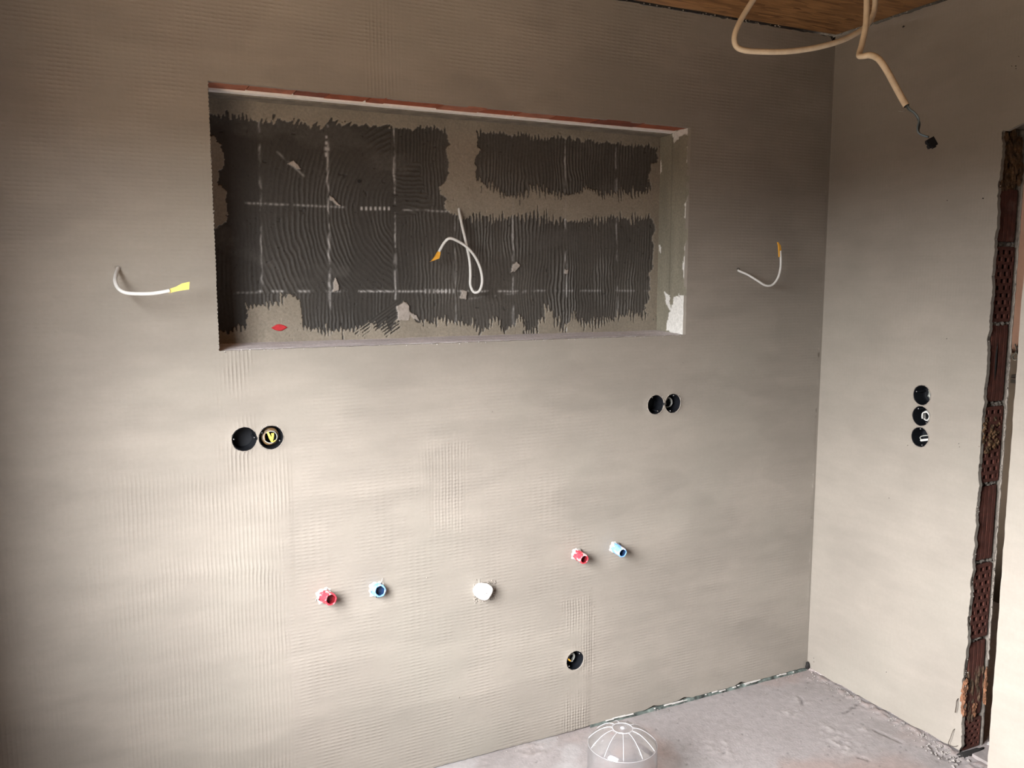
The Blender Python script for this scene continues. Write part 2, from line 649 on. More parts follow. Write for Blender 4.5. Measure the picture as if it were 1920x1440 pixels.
# the plaster sheet stops a little above the floor, raggedly, towards the corner
bottom = []
xs = np.arange(LEFT - 0.12, 0, 0.006)
for x in xs:
    lift = 0.004 + 0.007 * float(smooth01(x, -1.15, -0.85)) * (0.6 + 0.8 * float(fbm(x * 14, 0.5, 31)))
    for q in (-0.335, -0.60, -0.735):
        lift += (0.008 if q != -0.335 else 0.013) * max(0, 1 - abs(x - q) / 0.035)
    lift += 0.003 * (float(vnoise(x * 90, 3.3, 8)) - 0.5)
    bottom.append((float(x), float(lift)))
top = [(float(x), H - 0.003 - 0.006 * float(vnoise(x * 60, 9.9, 5)) - (0.012 if abs(x + 0.01) < 0.012 else 0)) for x in np.arange(0, LEFT - 0.12, -0.008)]
top[0] = (0.0, H - 0.004)
outer = bottom + [(0.0, 0.014)] + top + [(LEFT - 0.12, H)]
gx = np.concatenate([np.arange(LEFT - 0.1, -0.002, 0.0095)])
gz = np.arange(0.02, H - 0.012, 0.0095)
GX, GZ = np.meshgrid(gx, gz)
GX = GX + (np.random.rand(*GX.shape) - .5) * 0.002
GZ = GZ + (np.random.rand(*GZ.shape) - .5) * 0.002
V, F, loops = cdt_sheet(outer, holes, np.stack([GX.ravel(), GZ.ravel()], 1))
vx, vz = V[:, 0], V[:, 1]


def rect_mask(x0, y0, x1, y1, soft=0.05):
    """soft box between two corners read off the photograph, on the back wall"""
    a, b = wxz(x0, y1), wxz(x1, y0)
    c, d = wxz(x0, y0), wxz(x1, y1)
    xa, xb = (a[0] + c[0]) / 2, (b[0] + d[0]) / 2
    za, zb = (a[1] + d[1]) / 2, (b[1] + c[1]) / 2
    n = (fbm(vx * 9, vz * 9, 77) - 0.5) * 0.10
    return (smooth01(vx + n, xa - soft, xa + soft) * (1 - smooth01(vx + n, xb - soft, xb + soft))
            * smooth01(vz + n, za - soft, za + soft) * (1 - smooth01(vz + n, zb - soft, zb + soft)))


hm = 0.18 + 0.35 * rect_mask(-50, -50, 390, 640) + 0.45 * rect_mask(380, -200, 1300, 130) + 0.35 * rect_mask(1290, 100, 1545, 760)
hm += 0.75 * rect_mask(556, 890, 1110, 1500, 0.03) + 0.35 * rect_mask(1110, 880, 1510, 1280) + 0.4 * rect_mask(560, 700, 1150, 900)
vm = 0.08 + 0.7 * rect_mask(230, 890, 545, 1500, 0.02) + 1.1 * rect_mask(425, 650, 470, 880, 0.006) + 0.5 * rect_mask(395, 830, 545, 1100, 0.01)
vm += 0.6 * rect_mask(680, -100, 730, 200, 0.02) + 0.8 * rect_mask(1055, 1120, 1104, 1420, 0.01) + 0.6 * rect_mask(790, 830, 875, 1000, 0.03)
vm += 0.3 * rect_mask(-50, 840, 230, 1500, 0.05) + 0.4 * rect_mask(395, 230, 470, 900, 0.02) * 0.4
hm *= 1.7
vm *= 1.3
hm *= 1 - 0.8 * rect_mask(430, 780, 545, 850, 0.01)
vm *= 1 - 0.8 * rect_mask(475, 780, 545, 850, 0.01)
tone = 1.0 + 0.10 * (fbm(vx * 3, vz * 8, 51) - 0.5) * 2 + 0.07 * (smooth01(fbm(vx * 2.2, vz * 6, 52), .48, .56) - .5)
relief = 0.0022 * (fbm(vx * 3.2, vz * 4.5, 12) - 0.5) + 0.0016 * (fbm(vx * 2.5, vz * 13, 13, 3) - 0.5)
edge_soft = np.ones(len(vx))
for sx, y0, y1, hgt in ((545, 860, 1125, 0.0016), (1103, 1120, 1400, 0.0014), (593, 1230, 1400, 0.0008), (152, 1110, 1290, 0.0009), (805, 880, 1000, 0.0008)):
    xa = wxz(sx, (y0 + y1) / 2)[0]
    za, zb = wxz(sx, y1)[1], wxz(sx, y0)[1]
    relief += hgt * (1 - smooth01(vx, xa - 0.004, xa + 0.010)) * smooth01(vx, xa - 0.25, xa) * smooth01(vz, za - .05, za + .05) * (1 - smooth01(vz, zb - .05, zb + .05))
for (pa, pb, hgt, wd) in (((0, 932), (420, 893), 0.0016, 0.022), ((0, 1112), (610, 1052), 0.0012, 0.014), ((0, 1302), (560, 1210), 0.0008, 0.012),
                          ((0, 736), (200, 740), 0.001, 0.02), ((230, 760), (560, 735), 0.0010, 0.016), ((600, 1060), (760, 1030), 0.0006, 0.01),
                          ((560, 1065), (720, 1060), 0.0006, 0.006), ((800, 1120), (1000, 1105), 0.0005, 0.01)):
    d = seg_dist(vx, vz, wxz(*pa), wxz(*pb))
    relief += hgt * np.exp(-(d / wd) ** 2)
for nm, c in boxes_back.items():
    d = np.hypot(vx - c[0], vz - c[1])
    relief += 0.002 * np.exp(-((d - 0.036) / 0.006) ** 2)
relief *= smooth01(np.abs(vx), 0, 0.02)
P3 = np.stack([vx, -relief, vz], 1)
nv = len(P3)
verts, faces = [P3], [F]
# lips of the holes: filler thickness
tri_extra, ex = [], []
base = nv
for li, lp in enumerate(loops):
    dep = 0.016 if li else 0.010
    q = P3[lp].copy()
    q[:, 1] = dep
    verts += [P3[lp].copy(), q]
    n = len(lp)
    for i in range(n):
        a, b, c, d = base + i, base + (i + 1) % n, base + n + (i + 1) % n, base + n + i
        tri_extra += [(a, b, c), (a, c, d)]
    base += 2 * n
# outer faces of the masonry behind
bx = np.array([(LEFT - 0.12, 0.30, 0), (0.0, 0.30, 0), (0.0, 0.30, H), (LEFT - 0.12, 0.30, H),
               (LEFT - 0.12, 0.012, 0), (0.0, 0.012, 0), (0.0, 0.012, H), (LEFT - 0.12, 0.012, H)])
verts.append(bx)
o = base
for q in ((0, 1, 2, 3), (4, 7, 3, 0), (5, 1, 2, 6), (7, 6, 2, 3), (4, 0, 1, 5)):
    tri_extra += [(o + q[0], o + q[1], o + q[2]), (o + q[0], o + q[2], o + q[3])]
VV = np.concatenate(verts)
FF = np.concatenate([F, np.array(tri_extra)])
pad = len(VV) - nv


def padded(a, val):
    return np.concatenate([a, np.full(pad, val)])


wall_back = mesh_obj('wall_back', VV, FF, MAT_PLASTER, None, True, {'hm': padded(hm, 0), 'vm': padded(vm, 0), 'tone': padded(tone, 1)})
structure(wall_back)

# ------------------------------------------------------------------ the niche: back with combed adhesive
STEP = 0.0021
nx, nz = int((XR - XL + 0.004) / STEP), int((ZT - ZB + 0.004) / STEP)
X, Z = np.meshgrid(np.linspace(XL - 0.002, XR + 0.002, nx), np.linspace(ZB - 0.002, ZT + 0.002, nz))
U, W = X.ravel(), Z.ravel()


def N(px, py):
    return wxz(px, py, DN)


def poly(*pp):
    return [N(*p) for p in pp]


cxa, cza = N(772, 402)
r_arc = np.hypot((U - cxa), (W - cza) * 0.9)
x486, x735, x855 = N(486, 400)[0], N(735, 400)[0], N(850, 400)[0]
z547, z395 = N(700, 547)[1], N(780, 392)[1]
wob = (fbm(U * 9, W * 6, 40) - 0.5) * 0.030 + (fbm(U * 30, W * 20, 41) - 0.5) * 0.010
ph_v = (U + wob) / 0.0118
ph_arc = (r_arc + wob) / 0.0130
ph_h = (W + wob) / 0.0130
is_arc = (U > x486) & (U < x735) & (W > z547 + wob)
hw = (fbm(U * 12, W * 12, 43) - 0.5) * 0.09
is_h = (U + hw > x735 + .01) & (U + hw < N(800, 400)[0]) & (W + hw > N(780, 400)[1]) & (W - hw < N(780, 305)[1])
diag = inside(U, W, poly((660, 625), (745, 560), (765, 575), (745, 640), (690, 640)))
ph = np.where(is_arc, ph_arc, np.where(is_h, ph_h, np.where(diag, (U * 0.55 - W * 0.83) / 0.009, ph_v)))
comb = 0.5 + 0.5 * np.sin(2 * np.pi * ph)
ridge = np.clip(comb, 0, 1) ** 1.5
flat = smooth01(fbm(U * 6, W * 6, 44), 0.40, 0.60)
strength = 0.35 + 0.65 * flat
strength = np.where(U < x486, 0.35 * strength, np.where(is_h, .4 * strength, np.where(U < x855, 0.45 * strength, strength)))
strength = strength * (0.35 + 0.65 * smooth01(fbm(U * 14, W * 3.5, 42), .38, .58))
smear = smooth01(fbm(U * 5 + 3, W * 9, 46), 0.55, 0.68)
strength = strength * (1 - 0.55 * smear)

# ragged borders of the filler patches: torn along the comb
tear = (comb - 0.5) * 0.050 * np.clip(vnoise(np.floor(U / 0.0118) * 1.0, W * 0, 60) * fbm(U * 9, W * 5, 68) * 1.7, 0, 1)
tear = tear * np.where(W > N(700, 300)[1], 0.45, 1.0)
nzx = (fbm(U * 45, W * 45, 61) - 0.5) * 0.030
nzz = (fbm(U * 60, W * 45, 62) - 0.5) * 0.034
UX, WZ = U + nzx, W + nzz
WT = WZ + tear
tan = np.zeros(len(U), bool)
tan |= WT > np.interp(UX, [N(p, 240)[0] for p in (392, 480, 560, 600, 625, 700, 790, 840, 890, 940, 1000, 1060, 1130, 1235)],
                      [N(p, q)[1] for p, q in ((392, 212), (480, 220), (560, 232), (600, 236), (625, 226), (700, 238), (790, 240), (840, 246), (890, 248), (940, 250), (1000, 256), (1060, 260), (1130, 268), (1235, 276))])
tan |= inside(UX, WZ, poly((388, 255), (400, 252), (417, 272), (420, 300), (412, 340), (425, 380), (427, 412), (405, 432), (388, 436)))
tan |= inside(UX, WZ, poly((841, 235), (839, 300), (842, 330), (836, 343), (822, 352), (830, 366), (838, 372), (830, 386), (842, 402), (900, 402), (905, 345), (893, 342), (890, 300), (900, 283), (893, 252), (885, 235)))
tan |= inside(UX, WT, poly((835, 392), (893, 342), (925, 355), (955, 368), (982, 370), (996, 352), (1040, 366), (1085, 365), (1095, 352), (1130, 365), (1180, 362), (1240, 356), (1240, 410), (1150, 408), (1100, 413), (1050, 413), (1000, 406), (960, 408), (870, 410), (850, 402)))
tan |= inside(UX, WT, poly((405, 622), (440, 622), (458, 612), (462, 590), (458, 576), (500, 574), (530, 562), (546, 552), (555, 560), (560, 574), (563, 608), (590, 617), (620, 622), (650, 624), (680, 616), (700, 610), (715, 613), (735, 620), (745, 612), (760, 603), (790, 606), (820, 602), (850, 604), (885, 606), (895, 618), (910, 622), (920, 604), (930, 600), (938, 606), (942, 622), (950, 616), (960, 610), (975, 594), (982, 612), (985, 627), (995, 622), (1010, 606), (1022, 582), (1032, 578), (1036, 602), (1050, 606), (1056, 618), (1065, 602), (1075, 590), (1085, 602), (1095, 612), (1120, 606), (1135, 602), (1150, 603), (1155, 594), (1180, 592), (1235, 588), (1235, 650), (400, 680)))
tan |= inside(UX, WZ, poly((1250, 260), (1234, 276), (1232, 300), (1219, 310), (1216, 338), (1222, 360), (1222, 410), (1228, 430), (1222, 455), (1225, 490), (1215, 525), (1220, 545), (1209, 570), (1213, 595), (1250, 595)))
tan |= inside(UX, WZ, poly((755, 566), (768, 570), (770, 590), (788, 612), (770, 614), (742, 605), (743, 578)))
spot = np.zeros(len(U), bool)
for pp in (((629, 518), (634, 530), (634, 545), (623, 548), (624, 530)), ((864, 543), (874, 545), (873, 560), (861, 558)),
           ((968, 490), (974, 498), (966, 508), (958, 512), (961, 496)), ((1058, 503), (1066, 507), (1064, 515), (1057, 512)),
           ((764, 583), (780, 590), (787, 602), (772, 596)), ((617, 368), (627, 375), (638, 388), (630, 386), (618, 374)),
           ((743, 575), (757, 567), (768, 573), (766, 602), (744, 602)), ((540, 305), (552, 303), (565, 318), (556, 318))):
    spot |= inside(U + nzx * 0.3, W + nzz * 0.3, poly(*pp))
lip_n = fbm(U * 60, W * 60, 63)
# residue lines of the boards' joints
lines = np.zeros(len(U))
brk = fbm(U * 28, W * 28, 64)
for xp, s, y0, y1 in ((486, .5, 225, 545), (614, .75, 235, 640), (739, .8, 240, 560), (852, .35, 400, 620), (960, .65, 255, 620), (1059, .8, 265, 620), (1155, .6, 275, 610)):
    xa, xb = N(xp, y0)[0], N(xp + (6 if xp < 700 else 3), y1)[0]
    d = seg_dist(U + (brk - .5) * .010, W, (xa, N(xp, y0)[1]), (xb, N(xp, y1)[1]))
    lines = np.maximum(lines, s * np.exp(-(d / (0.0012 + .0035 * fbm(U * 20, W * 14, 69))) ** 2) * smooth01(brk, 0.36, 0.60) * (0.5 + 0.7 * comb))
for (xa, ya), (xb, yb), s in (((425, 379), (850, 397), .55), ((485, 546), (1000, 546), .9), ((430, 549), (490, 548), .35), ((1000, 545), (1215, 545), .55), ((880, 560), (1000, 546), .3)):
    d = seg_dist(U, W + (brk - .5) * .003, N(xa, ya), N(xb, yb))
    lines = np.maximum(lines, s * np.exp(-(d / 0.0030) ** 2) * smooth01(brk, 0.34, 0.56) * (0.25 + 0.9 * comb))
for (px, py, w, h) in ((612, 257, 2, 2.5), (612, 268, 2.5, 3), (613, 279, 4.5, 3.5), (612, 290, 3, 4)) + tuple((678 + k * 8.5, 391, 2.0, 3.2) for k in range(7)) + tuple((798 + k * 7.5, 546, 1.7, 4.0) for k in range(8)):
    c = N(px, py)
    m = 0.0017
    lines = np.maximum(lines, np.exp(-((U - c[0]) / (w * m)) ** 4 - ((W - c[1]) / (h * m)) ** 4))
diagl = seg_dist(U, W, N(520, 285), N(575, 335))
lines = np.maximum(lines, 0.4 * np.exp(-(diagl / 0.003) ** 2) * smooth01(brk, .35, .6))
diagl = seg_dist(U, W, N(853, 275), N(880, 312))
lines = np.maximum(lines, 0.7 * np.exp(-(diagl / 0.0025) ** 2))

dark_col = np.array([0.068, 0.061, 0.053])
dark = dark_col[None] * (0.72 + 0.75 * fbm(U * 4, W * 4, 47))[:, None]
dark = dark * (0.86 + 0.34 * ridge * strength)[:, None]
dark = dark * np.where(U + wob * .2 < x486, 0.48, 0.62 + 0.38 * smooth01(U, x735, x855 + .05))[:, None]  # adhesive darkened leftward: left cheek's shadow and darker drying painted together
dark = dark + (np.array([0.105, 0.098, 0.09]) - dark) * (0.42 * smear * (0.5 + 0.5 * vnoise(U * 160, W * 90, 48)))[:, None]
pitted = smooth01(vnoise(U * 120, W * 120, 49), 0.90, 0.97)
dark *= (1 - 0.5 * pitted)[:, None]
tanc = np.array([0.255, 0.222, 0.175])[None] * (0.82 + 0.36 * fbm(U * 11, W * 11, 50))[:, None]
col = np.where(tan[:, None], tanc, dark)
col = col + (np.array([0.50, 0.49, 0.48]) - col) * (np.clip(lines, 0, 1) * np.where(tan, 0.15, 0.85))[:, None]
col = np.where(spot[:, None], np.array([0.36, 0.32, 0.285])[None] * (0.8 + 0.4 * lip_n)[:, None], col)
hh = np.where(tan, 0.0045 + 0.0016 * (fbm(U * 30, W * 30, 66) - .5), 0.0042 * ridge * strength) + 0.002 * (fbm(U * 7, W * 7, 67) - .5)
hh = np.where(spot, 0.0055 + 0.002 * lip_n, hh) - 0.0015 * pitted
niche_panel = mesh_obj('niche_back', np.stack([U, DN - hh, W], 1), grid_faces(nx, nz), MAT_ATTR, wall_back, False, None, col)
niche_panel['label'] = 'niche back of dark combed adhesive with beige filler patches'

# red mark, screw hole
g = Geo()
c = N(523, 614)
ring = []
for k in range(20):
    a = 2 * math.pi * k / 20
    rr = 1 + 0.06 * math.sin(4 * a + 1)
    ring.append((c[0] + 0.0195 * rr * math.cos(a) * (1 if abs(math.sin(a)) > .2 else 1.15), DN - 0.0068, c[1] + 0.0095 * rr * math.sin(a)))
top_r = [(c[0] + (p[0] - c[0]) * .8, DN - 0.0085, c[1] + (p[2] - c[1]) * .8) for p in ring]
g.add(ring + top_r, [(k, (k + 1) % 20, 20 + (k + 1) % 20, 20 + k) for k in range(20)] + [tuple(range(20, 40))])
m = g.build('paint_mark', simple('red_marker', (0.50, 0.022, 0.03), 0.5, 0.15, 90), wall_back)
m['label'] = 'small red paint mark'
g = Geo()
c = N(672, 340)
g.lathe([(0.0052, DN - 0.0075), (0.0040, DN - 0.0080), (0.0034, DN - 0.0065), (0.001, DN - 0.0062)], 14, 'y', (c[0], 0, c[1]))
g.build('screw_hole', MAT_DARK, wall_back)

# ceiling of the niche: bricks, white strip, filler
bx_edges = [XL - 0.005]
rs = random.Random(11)
for px in (470, 560, 622, 700, 735, 838, 918, 985, 1052, 1130, 1212):
    bx_edges.append(wxz(px, 150 + (px - 390) * 0.1)[0])
bx_edges.append(XR + 0.005)
for i in range(len(bx_edges) - 1):
    g = Geo()
    a, b = bx_edges[i] + 0.0015, bx_edges[i + 1] - 0.0015
    sk = rs.uniform(-0.008, 0.008)
    z0 = ZT + rs.uniform(-0.001, 0.0035)
    y0, y1 = 0.004, 0.088
    g.add([(a, y0, z0), (b, y0, z0 + rs.uniform(-.001, .001)), (b + sk, y1, z0), (a + sk * .5, y1, z0), (a, y0, z0 + .06), (b, y0, z0 + .06), (b + sk, y1, z0 + .06), (a + sk * .5, y1, z0 + .06)],
          [(0, 3, 2, 1), (4, 5, 6, 7), (0, 1, 5, 4), (1, 2, 6, 5), (2, 3, 7, 6), (3, 0, 4, 7)])
    g.build('brick', MAT_BRICK[rs.choice((0, 0, 1, 2))], wall_back)
g = Geo()
g.box((XL - 0.01, 0.002, ZT + 0.006), (XR + 0.01, 0.092, ZT + 0.05))
g.build('mortar_bed', MAT_MORTAR, wall_back)


def strip(name, x0, x1, y0, y1, z0, z1, mat, seed, n=90, amp=0.003):
    """slab with a ragged front edge"""
    V, F = [], []
    for i in range(n + 1):
        x = x0 + (x1 - x0) * i / n
        w = (float(fbm(x * 22, seed, seed)) - 0.5) * 2 * amp
        V += [(x, y0 + w, z0), (x, y0 + w, z1), (x, y1, z0), (x, y1, z1)]
    for i in range(n):
        k = 4 * i
        F += [(k, k + 4, k + 5, k + 1), (k + 2, k + 3, k + 7, k + 6), (k, k + 2, k + 6, k + 4), (k + 1, k + 5, k + 7, k + 3)]
    F += [(0, 1, 3, 2), (4 * n, 4 * n + 2, 4 * n + 3, 4 * n + 1)]
    return mesh_obj(name, V, F, mat, wall_back)


o = strip('board_edge', XL - 0.004, XR + 0.004, 0.086, 0.118, ZT - 0.004, ZT + 0.05, simple('gypsum_edge', (0.92, 0.91, 0.88), .8, .06, 60), 2, 120, 0.002)
o['label'] = 'white board edge strip'
strip('niche_soffit', XL - 0.004, XR + 0.004, 0.112, DN + 0.01, ZT - 0.008, ZT + 0.05, simple('soffit_filler', (0.21, 0.185, 0.15), 0.8, 0.25, 25, 0.002, 70), 3, 200, 0.0035)

# sill
n1, n2 = 260, 20
XX, YY = np.meshgrid(np.linspace(XL - 0.003, XR + 0.003, n1), np.linspace(0.002, DN + 0.004, n2))
zz = ZB - 0.002 + 0.05 * YY - 0.006 * (1 - smooth01(YY, 0.0, 0.025)) + 0.003 * fbm(XX * 20, YY * 60, 71) + 0.003 * np.sin(YY * 240 + 5 * fbm(XX * 9, YY * 5, 72)) * 0.4
cc = np.array([0.66, 0.61, 0.62])[None] * (0.7 + 0.6 * fbm(XX.ravel() * 7, YY.ravel() * 60, 73))[:, None]
wf = smooth01(YY.ravel(), 0.035, 0.012) if False else (1 - smooth01(YY.ravel(), 0.010, 0.035)) * smooth01(fbm(XX.ravel() * 25, YY.ravel() * 20, 74), 0.35, 0.55)
cc = cc + (np.array([0.85, 0.83, 0.82]) - cc) * wf[:, None]
mesh_obj('niche_sill', np.stack([XX.ravel(), YY.ravel(), zz.ravel()], 1), grid_faces(n1, n2), MAT_ATTR, wall_back, True, None, cc)

# right cheek of the niche with flaking white, left cheek
n1, n2 = 66, 230
YY, ZZ = np.meshgrid(np.linspace(0.001, DN + 0.003, n1), np.linspace(ZB - 0.004, ZT + 0.002, n2))
yy, zv = YY.ravel(), ZZ.ravel()
col = np.array([0.25, 0.232, 0.18])[None] * (0.8 + 0.4 * fbm(yy * 30, zv * 5, 81))[:, None]
col = col * (1 - 0.18 * (np.abs(yy - 0.098) < 0.004))[:, None]
wh = np.zeros(len(yy), bool)
n3 = (fbm(yy * 70, zv * 70, 82) - .5) * 0.022
for pp in (((1246, 549), (1256, 552), (1257, 578), (1265, 560), (1272, 553), (1288, 556), (1288, 632), (1262, 626), (1247, 616), (1251, 600), (1258, 585), (1249, 570)),
           ((1286, 452), (1281, 500), (1283, 530), (1288, 543), (1293, 452)), ((1287, 273), (1300, 273), (1300, 318), (1288, 312)),
           ((1288, 368), (1296, 366), (1296, 412), (1282, 408)), ((1262, 246), (1300, 238), (1300, 253), (1275, 256), (1262, 268)), ((1233, 300), (1240, 300), (1239, 330), (1234, 330)), ((1234, 460), (1239, 460), (1237, 475))):
    q = [wyz(a, b, XR) for a, b in pp]
    wh |= inside(yy + n3, zv + n3, q)
col = np.where(wh[:, None], np.array([[0.78, 0.77, 0.74]]), col)
rx = XR + 0.001 - np.where(wh, 0, 0.0014) - 0.0015 * fbm(yy * 25, zv * 10, 83) + 0.001
mesh_obj('niche_cheek', np.stack([rx, yy, zv], 1), grid_faces(n1, n2)[:, ::-1], MAT_ATTR, wall_back, True, None, col)
col = np.array([0.24, 0.21, 0.17])[None] * (0.8 + 0.4 * fbm(yy * 30, zv * 5, 84))[:, None]
mesh_obj('niche_cheek', np.stack([np.full(len(yy), XL) + 0.001 * fbm(yy * 25, zv * 10, 85), yy, zv], 1), grid_faces(n1, n2), MAT_ATTR, wall_back, True, None, col)

# crumbs along the niche's lower edge and the torn mesh teeth at its left edge
g = Geo()
rs = random.Random(5)
for i in range(170):
    x = rs.uniform(XL, XR)
    g.crumb((x, rs.uniform(-0.002, 0.006), ZB + rs.uniform(-0.004, 0.001)), rs.uniform(0.0008, 0.0028), rs)
for i in range(40):
    g.crumb((XL + rs.uniform(-.002, .002), -0.001, rs.uniform(ZB, ZT)), rs.uniform(0.0007, 0.0018), rs)
o = g.build('edge_crumbs', MAT_FILLER_WHITE, wall_back)
o['kind'] = 'stuff'
# knots of filler and pits on the wall
g = Geo()
for px, py, s in ((800, 1083, 3), (892, 1087, 3), (1108, 1102, 2), (1112, 1137, 2), (1148, 1140, 2), (1165, 1140, 2), (960, 1023, 2), (860, 1307, 3), (880, 744, 2), (922, 772, 2), (1280, 680, 2), (455, 960, 2)):
    c = wxz(px, py)
    g.crumb((c[0], -0.001, c[1]), s * 0.0011, rs)
o = g.build('filler_knots', MAT_FILLER, wall_back)
o['kind'] = 'stuff'

g = Geo()
for nm, c in boxes_back.items():
    for i in range(34):
        a = rs.uniform(0, 6.283)
        if math.sin(a * 3 + c[0] * 9) > -.5:
            q = BOX_R + abs(rs.gauss(.0008, .0022))
            g.crumb((c[0] + q * math.cos(a), -.0012, c[1] + q * math.sin(a)), rs.uniform(.0008, .0026), rs)
o = g.build('rim_crumbs', MAT_FILLER_WHITE, wall_back)
o['kind'] = 'stuff'
# square patch of rough filler around the drain
g = Geo()
ca, cb = wxz(889, 1131), wxz(929, 1087)
for i in range(260):
    x, z = rs.uniform(ca[0], cb[0]), rs.uniform(ca[1], cb[1])
    if min(abs(x - ca[0]), abs(x - cb[0]), abs(z - ca[1]), abs(z - cb[1])) < 0.007 or rs.random() < .25:
        g.crumb((x, -0.001, z), rs.uniform(0.0015, 0.0046), rs)
for (a, b, r) in (((ca[0], ca[1]), (ca[0], cb[1]), .0022), ((ca[0] + .018, ca[1] - .004), (ca[0] + .017, cb[1] + .012), .0030), ((cb[0], ca[1] + .004), (cb[0], cb[1]), .0022),
                  ((ca[0] + .012, cb[1]), (cb[0], cb[1] + .001), .0026), ((ca[0] + .016, ca[1]), (cb[0] - .012, ca[1] + .002), .0020)):
    pts = [(a[0] + (b[0] - a[0]) * k / 9 + rs.uniform(-.0016, .0016), .0006, a[1] + (b[1] - a[1]) * k / 9 + rs.uniform(-.0016, .0016)) for k in range(10)]
    g.tube(pts, [r * rs.uniform(.4, 1.2) for k in range(8)], 6, True, 2)
o = g.build('rough_filler', MAT_FILLER, wall_back)
o['kind'] = 'stuff'

# ------------------------------------------------------------------ right wall with the doorway
boxes_right = {'top': (-0.445, 1.152), 'mid': (-0.446, 1.082), 'low': (-0.447, 1.011)}
DOOR_NEAR = -1.52
jl = []
for z in np.arange(0.03, DOOR_TOP, 0.008):
    w = 0.007 * (float(fbm(z * 26, 2.2, 90)) - 0.5) * 2 + 0.003 * (float(vnoise(z * 160, 1, 91)) - .5)
    if 0.20 < z < 0.30:
        w += 0.006 * math.sin((z - 0.2) / 0.1 * math.pi)
    jl.append((YJ + w, float(z)))
jl = jl + [(YJ, DOOR_TOP)]
lint = [(float(y), DOOR_TOP + 0.004 * math.sin(y * 30) + 0.012 * float(smooth01(-y, 0.67, 0.72)) * (1 - float(smooth01(-y, .75, .9)))) for y in np.arange(YJ - 0.012, DOOR_NEAR, -0.012)]
base_r = [(float(y), 0.006 + 0.010 * float(fbm(y * 30, 3.1, 92))) for y in np.arange(YJ, -0.003, 0.008)]
tops = [(float(y), H - 0.003 - 0.005 * float(vnoise(y * 60, 5, 93))) for y in np.arange(0, REAR, -0.01)]
tops[0] = (0.0, H - 0.004)
outer = [(YJ + 0.002, 0.012)] + base_r[1:] + [(0.0, 0.014)] + tops + [(REAR, H - .004), (REAR, 0.0), (DOOR_NEAR, 0.0), (DOOR_NEAR, DOOR_TOP)] + lint[::-1] + jl[::-1]
holes = [circle(c, BOX_R + 0.0008, 40, 0.04, 50 + i) for i, c in enumerate(boxes_right.values())]
gy = np.concatenate([np.arange(-0.95, -0.003, 0.0095), np.arange(REAR + .1, -0.96, 0.08)])
gz = np.arange(0.03, H - 0.012, 0.0095)
GY, GZ = np.meshgrid(gy, gz)
GY = GY + (np.random.rand(*GY.shape) - .5) * 0.002
GZ = GZ + (np.random.rand(*GZ.shape) - .5) * 0.002
V, F, loops = cdt_sheet(outer, holes, np.stack([GY.ravel(), GZ.ravel()], 1))
vy, vz = V[:, 0], V[:, 1]
relief = 0.0022 * (fbm(vy * 3.5, vz * 3, 100) - .5) + 0.0010 * (fbm(vy * 9, vz * 3, 101) - .5)
for c in boxes_right.values():
    relief += 0.0012 * np.exp(-((np.hypot(vy - c[0], vz - c[1]) - 0.036) / 0.004) ** 2)
# groove cut round the three boxes
for a, b in (((-0.405, 1.165), (-0.405, 1.00)), ((-0.488, 1.165), (-0.488, 1.00)), ((-0.470, 0.972), (-0.425, 0.972))):
    relief -= 0.0018 * np.exp(-(seg_dist(vy, vz, a, b) / 0.005) ** 2)
relief *= smooth01(np.abs(vy), 0, 0.02)
P3 = np.stack([-relief, vy, vz], 1)
nv = len(P3)
verts, extra, base = [P3], [], nv
TH = 0.118
for li, lp in enumerate(loops):
    q = P3[lp].copy()
    q[:, 0] = 0.014
    verts += [P3[lp].copy(), q]
    n = len(lp)
    for i in range(n):
        a, b, c, d = base + i, base + (i + 1) % n, base + n + (i + 1) % n, base + n + i
        extra += [(a, b, c), (a, c, d)]
    base += 2 * n
VV = np.concatenate(verts)
FF = np.concatenate([F[:, ::-1], np.array(extra)])
pad = len(VV) - nv
tone_r = 1.0 + 0.08 * (fbm(vy * 5, vz * 6, 104) - .5) * 2
hm_r = 0.10 + 0.1 * fbm(vy * 4, vz * 4, 102)
vm_r = 0.12 + 0.2 * smooth01(fbm(vy * 3, vz * 3, 103), .45, .6)
wall_right = mesh_obj('wall_right', VV, FF, MAT_PLASTER, None, True, {'hm': padded(hm_r, 0), 'vm': padded(vm_r, 0), 'tone': padded(tone_r, 1)})
structure(wall_right)
g = Geo()   # masonry core: head of the doorway and the pier past it, and the hall-side skin
g.box((0.012, REAR, DOOR_TOP + 0.012), (TH, YJ + 0.02, H))
g.box((0.012, REAR, 0), (TH, DOOR_NEAR - 0.01, DOOR_TOP + 0.012))
g.box((0.10, YJ + 0.013, 0), (TH, 0.0, H))
g.box((0.016, YJ + 0.080, 0), (0.10, -0.56, H))
g.build('masonry_core', MAT_MORTAR, wall_right)

# the bare edge of the wall: bricks one above another in mortar
YF = YJ + 0.004        # face of the bricks


def zj(py, px=1862):
    return float(hit(px, py, 1, YJ)[2])


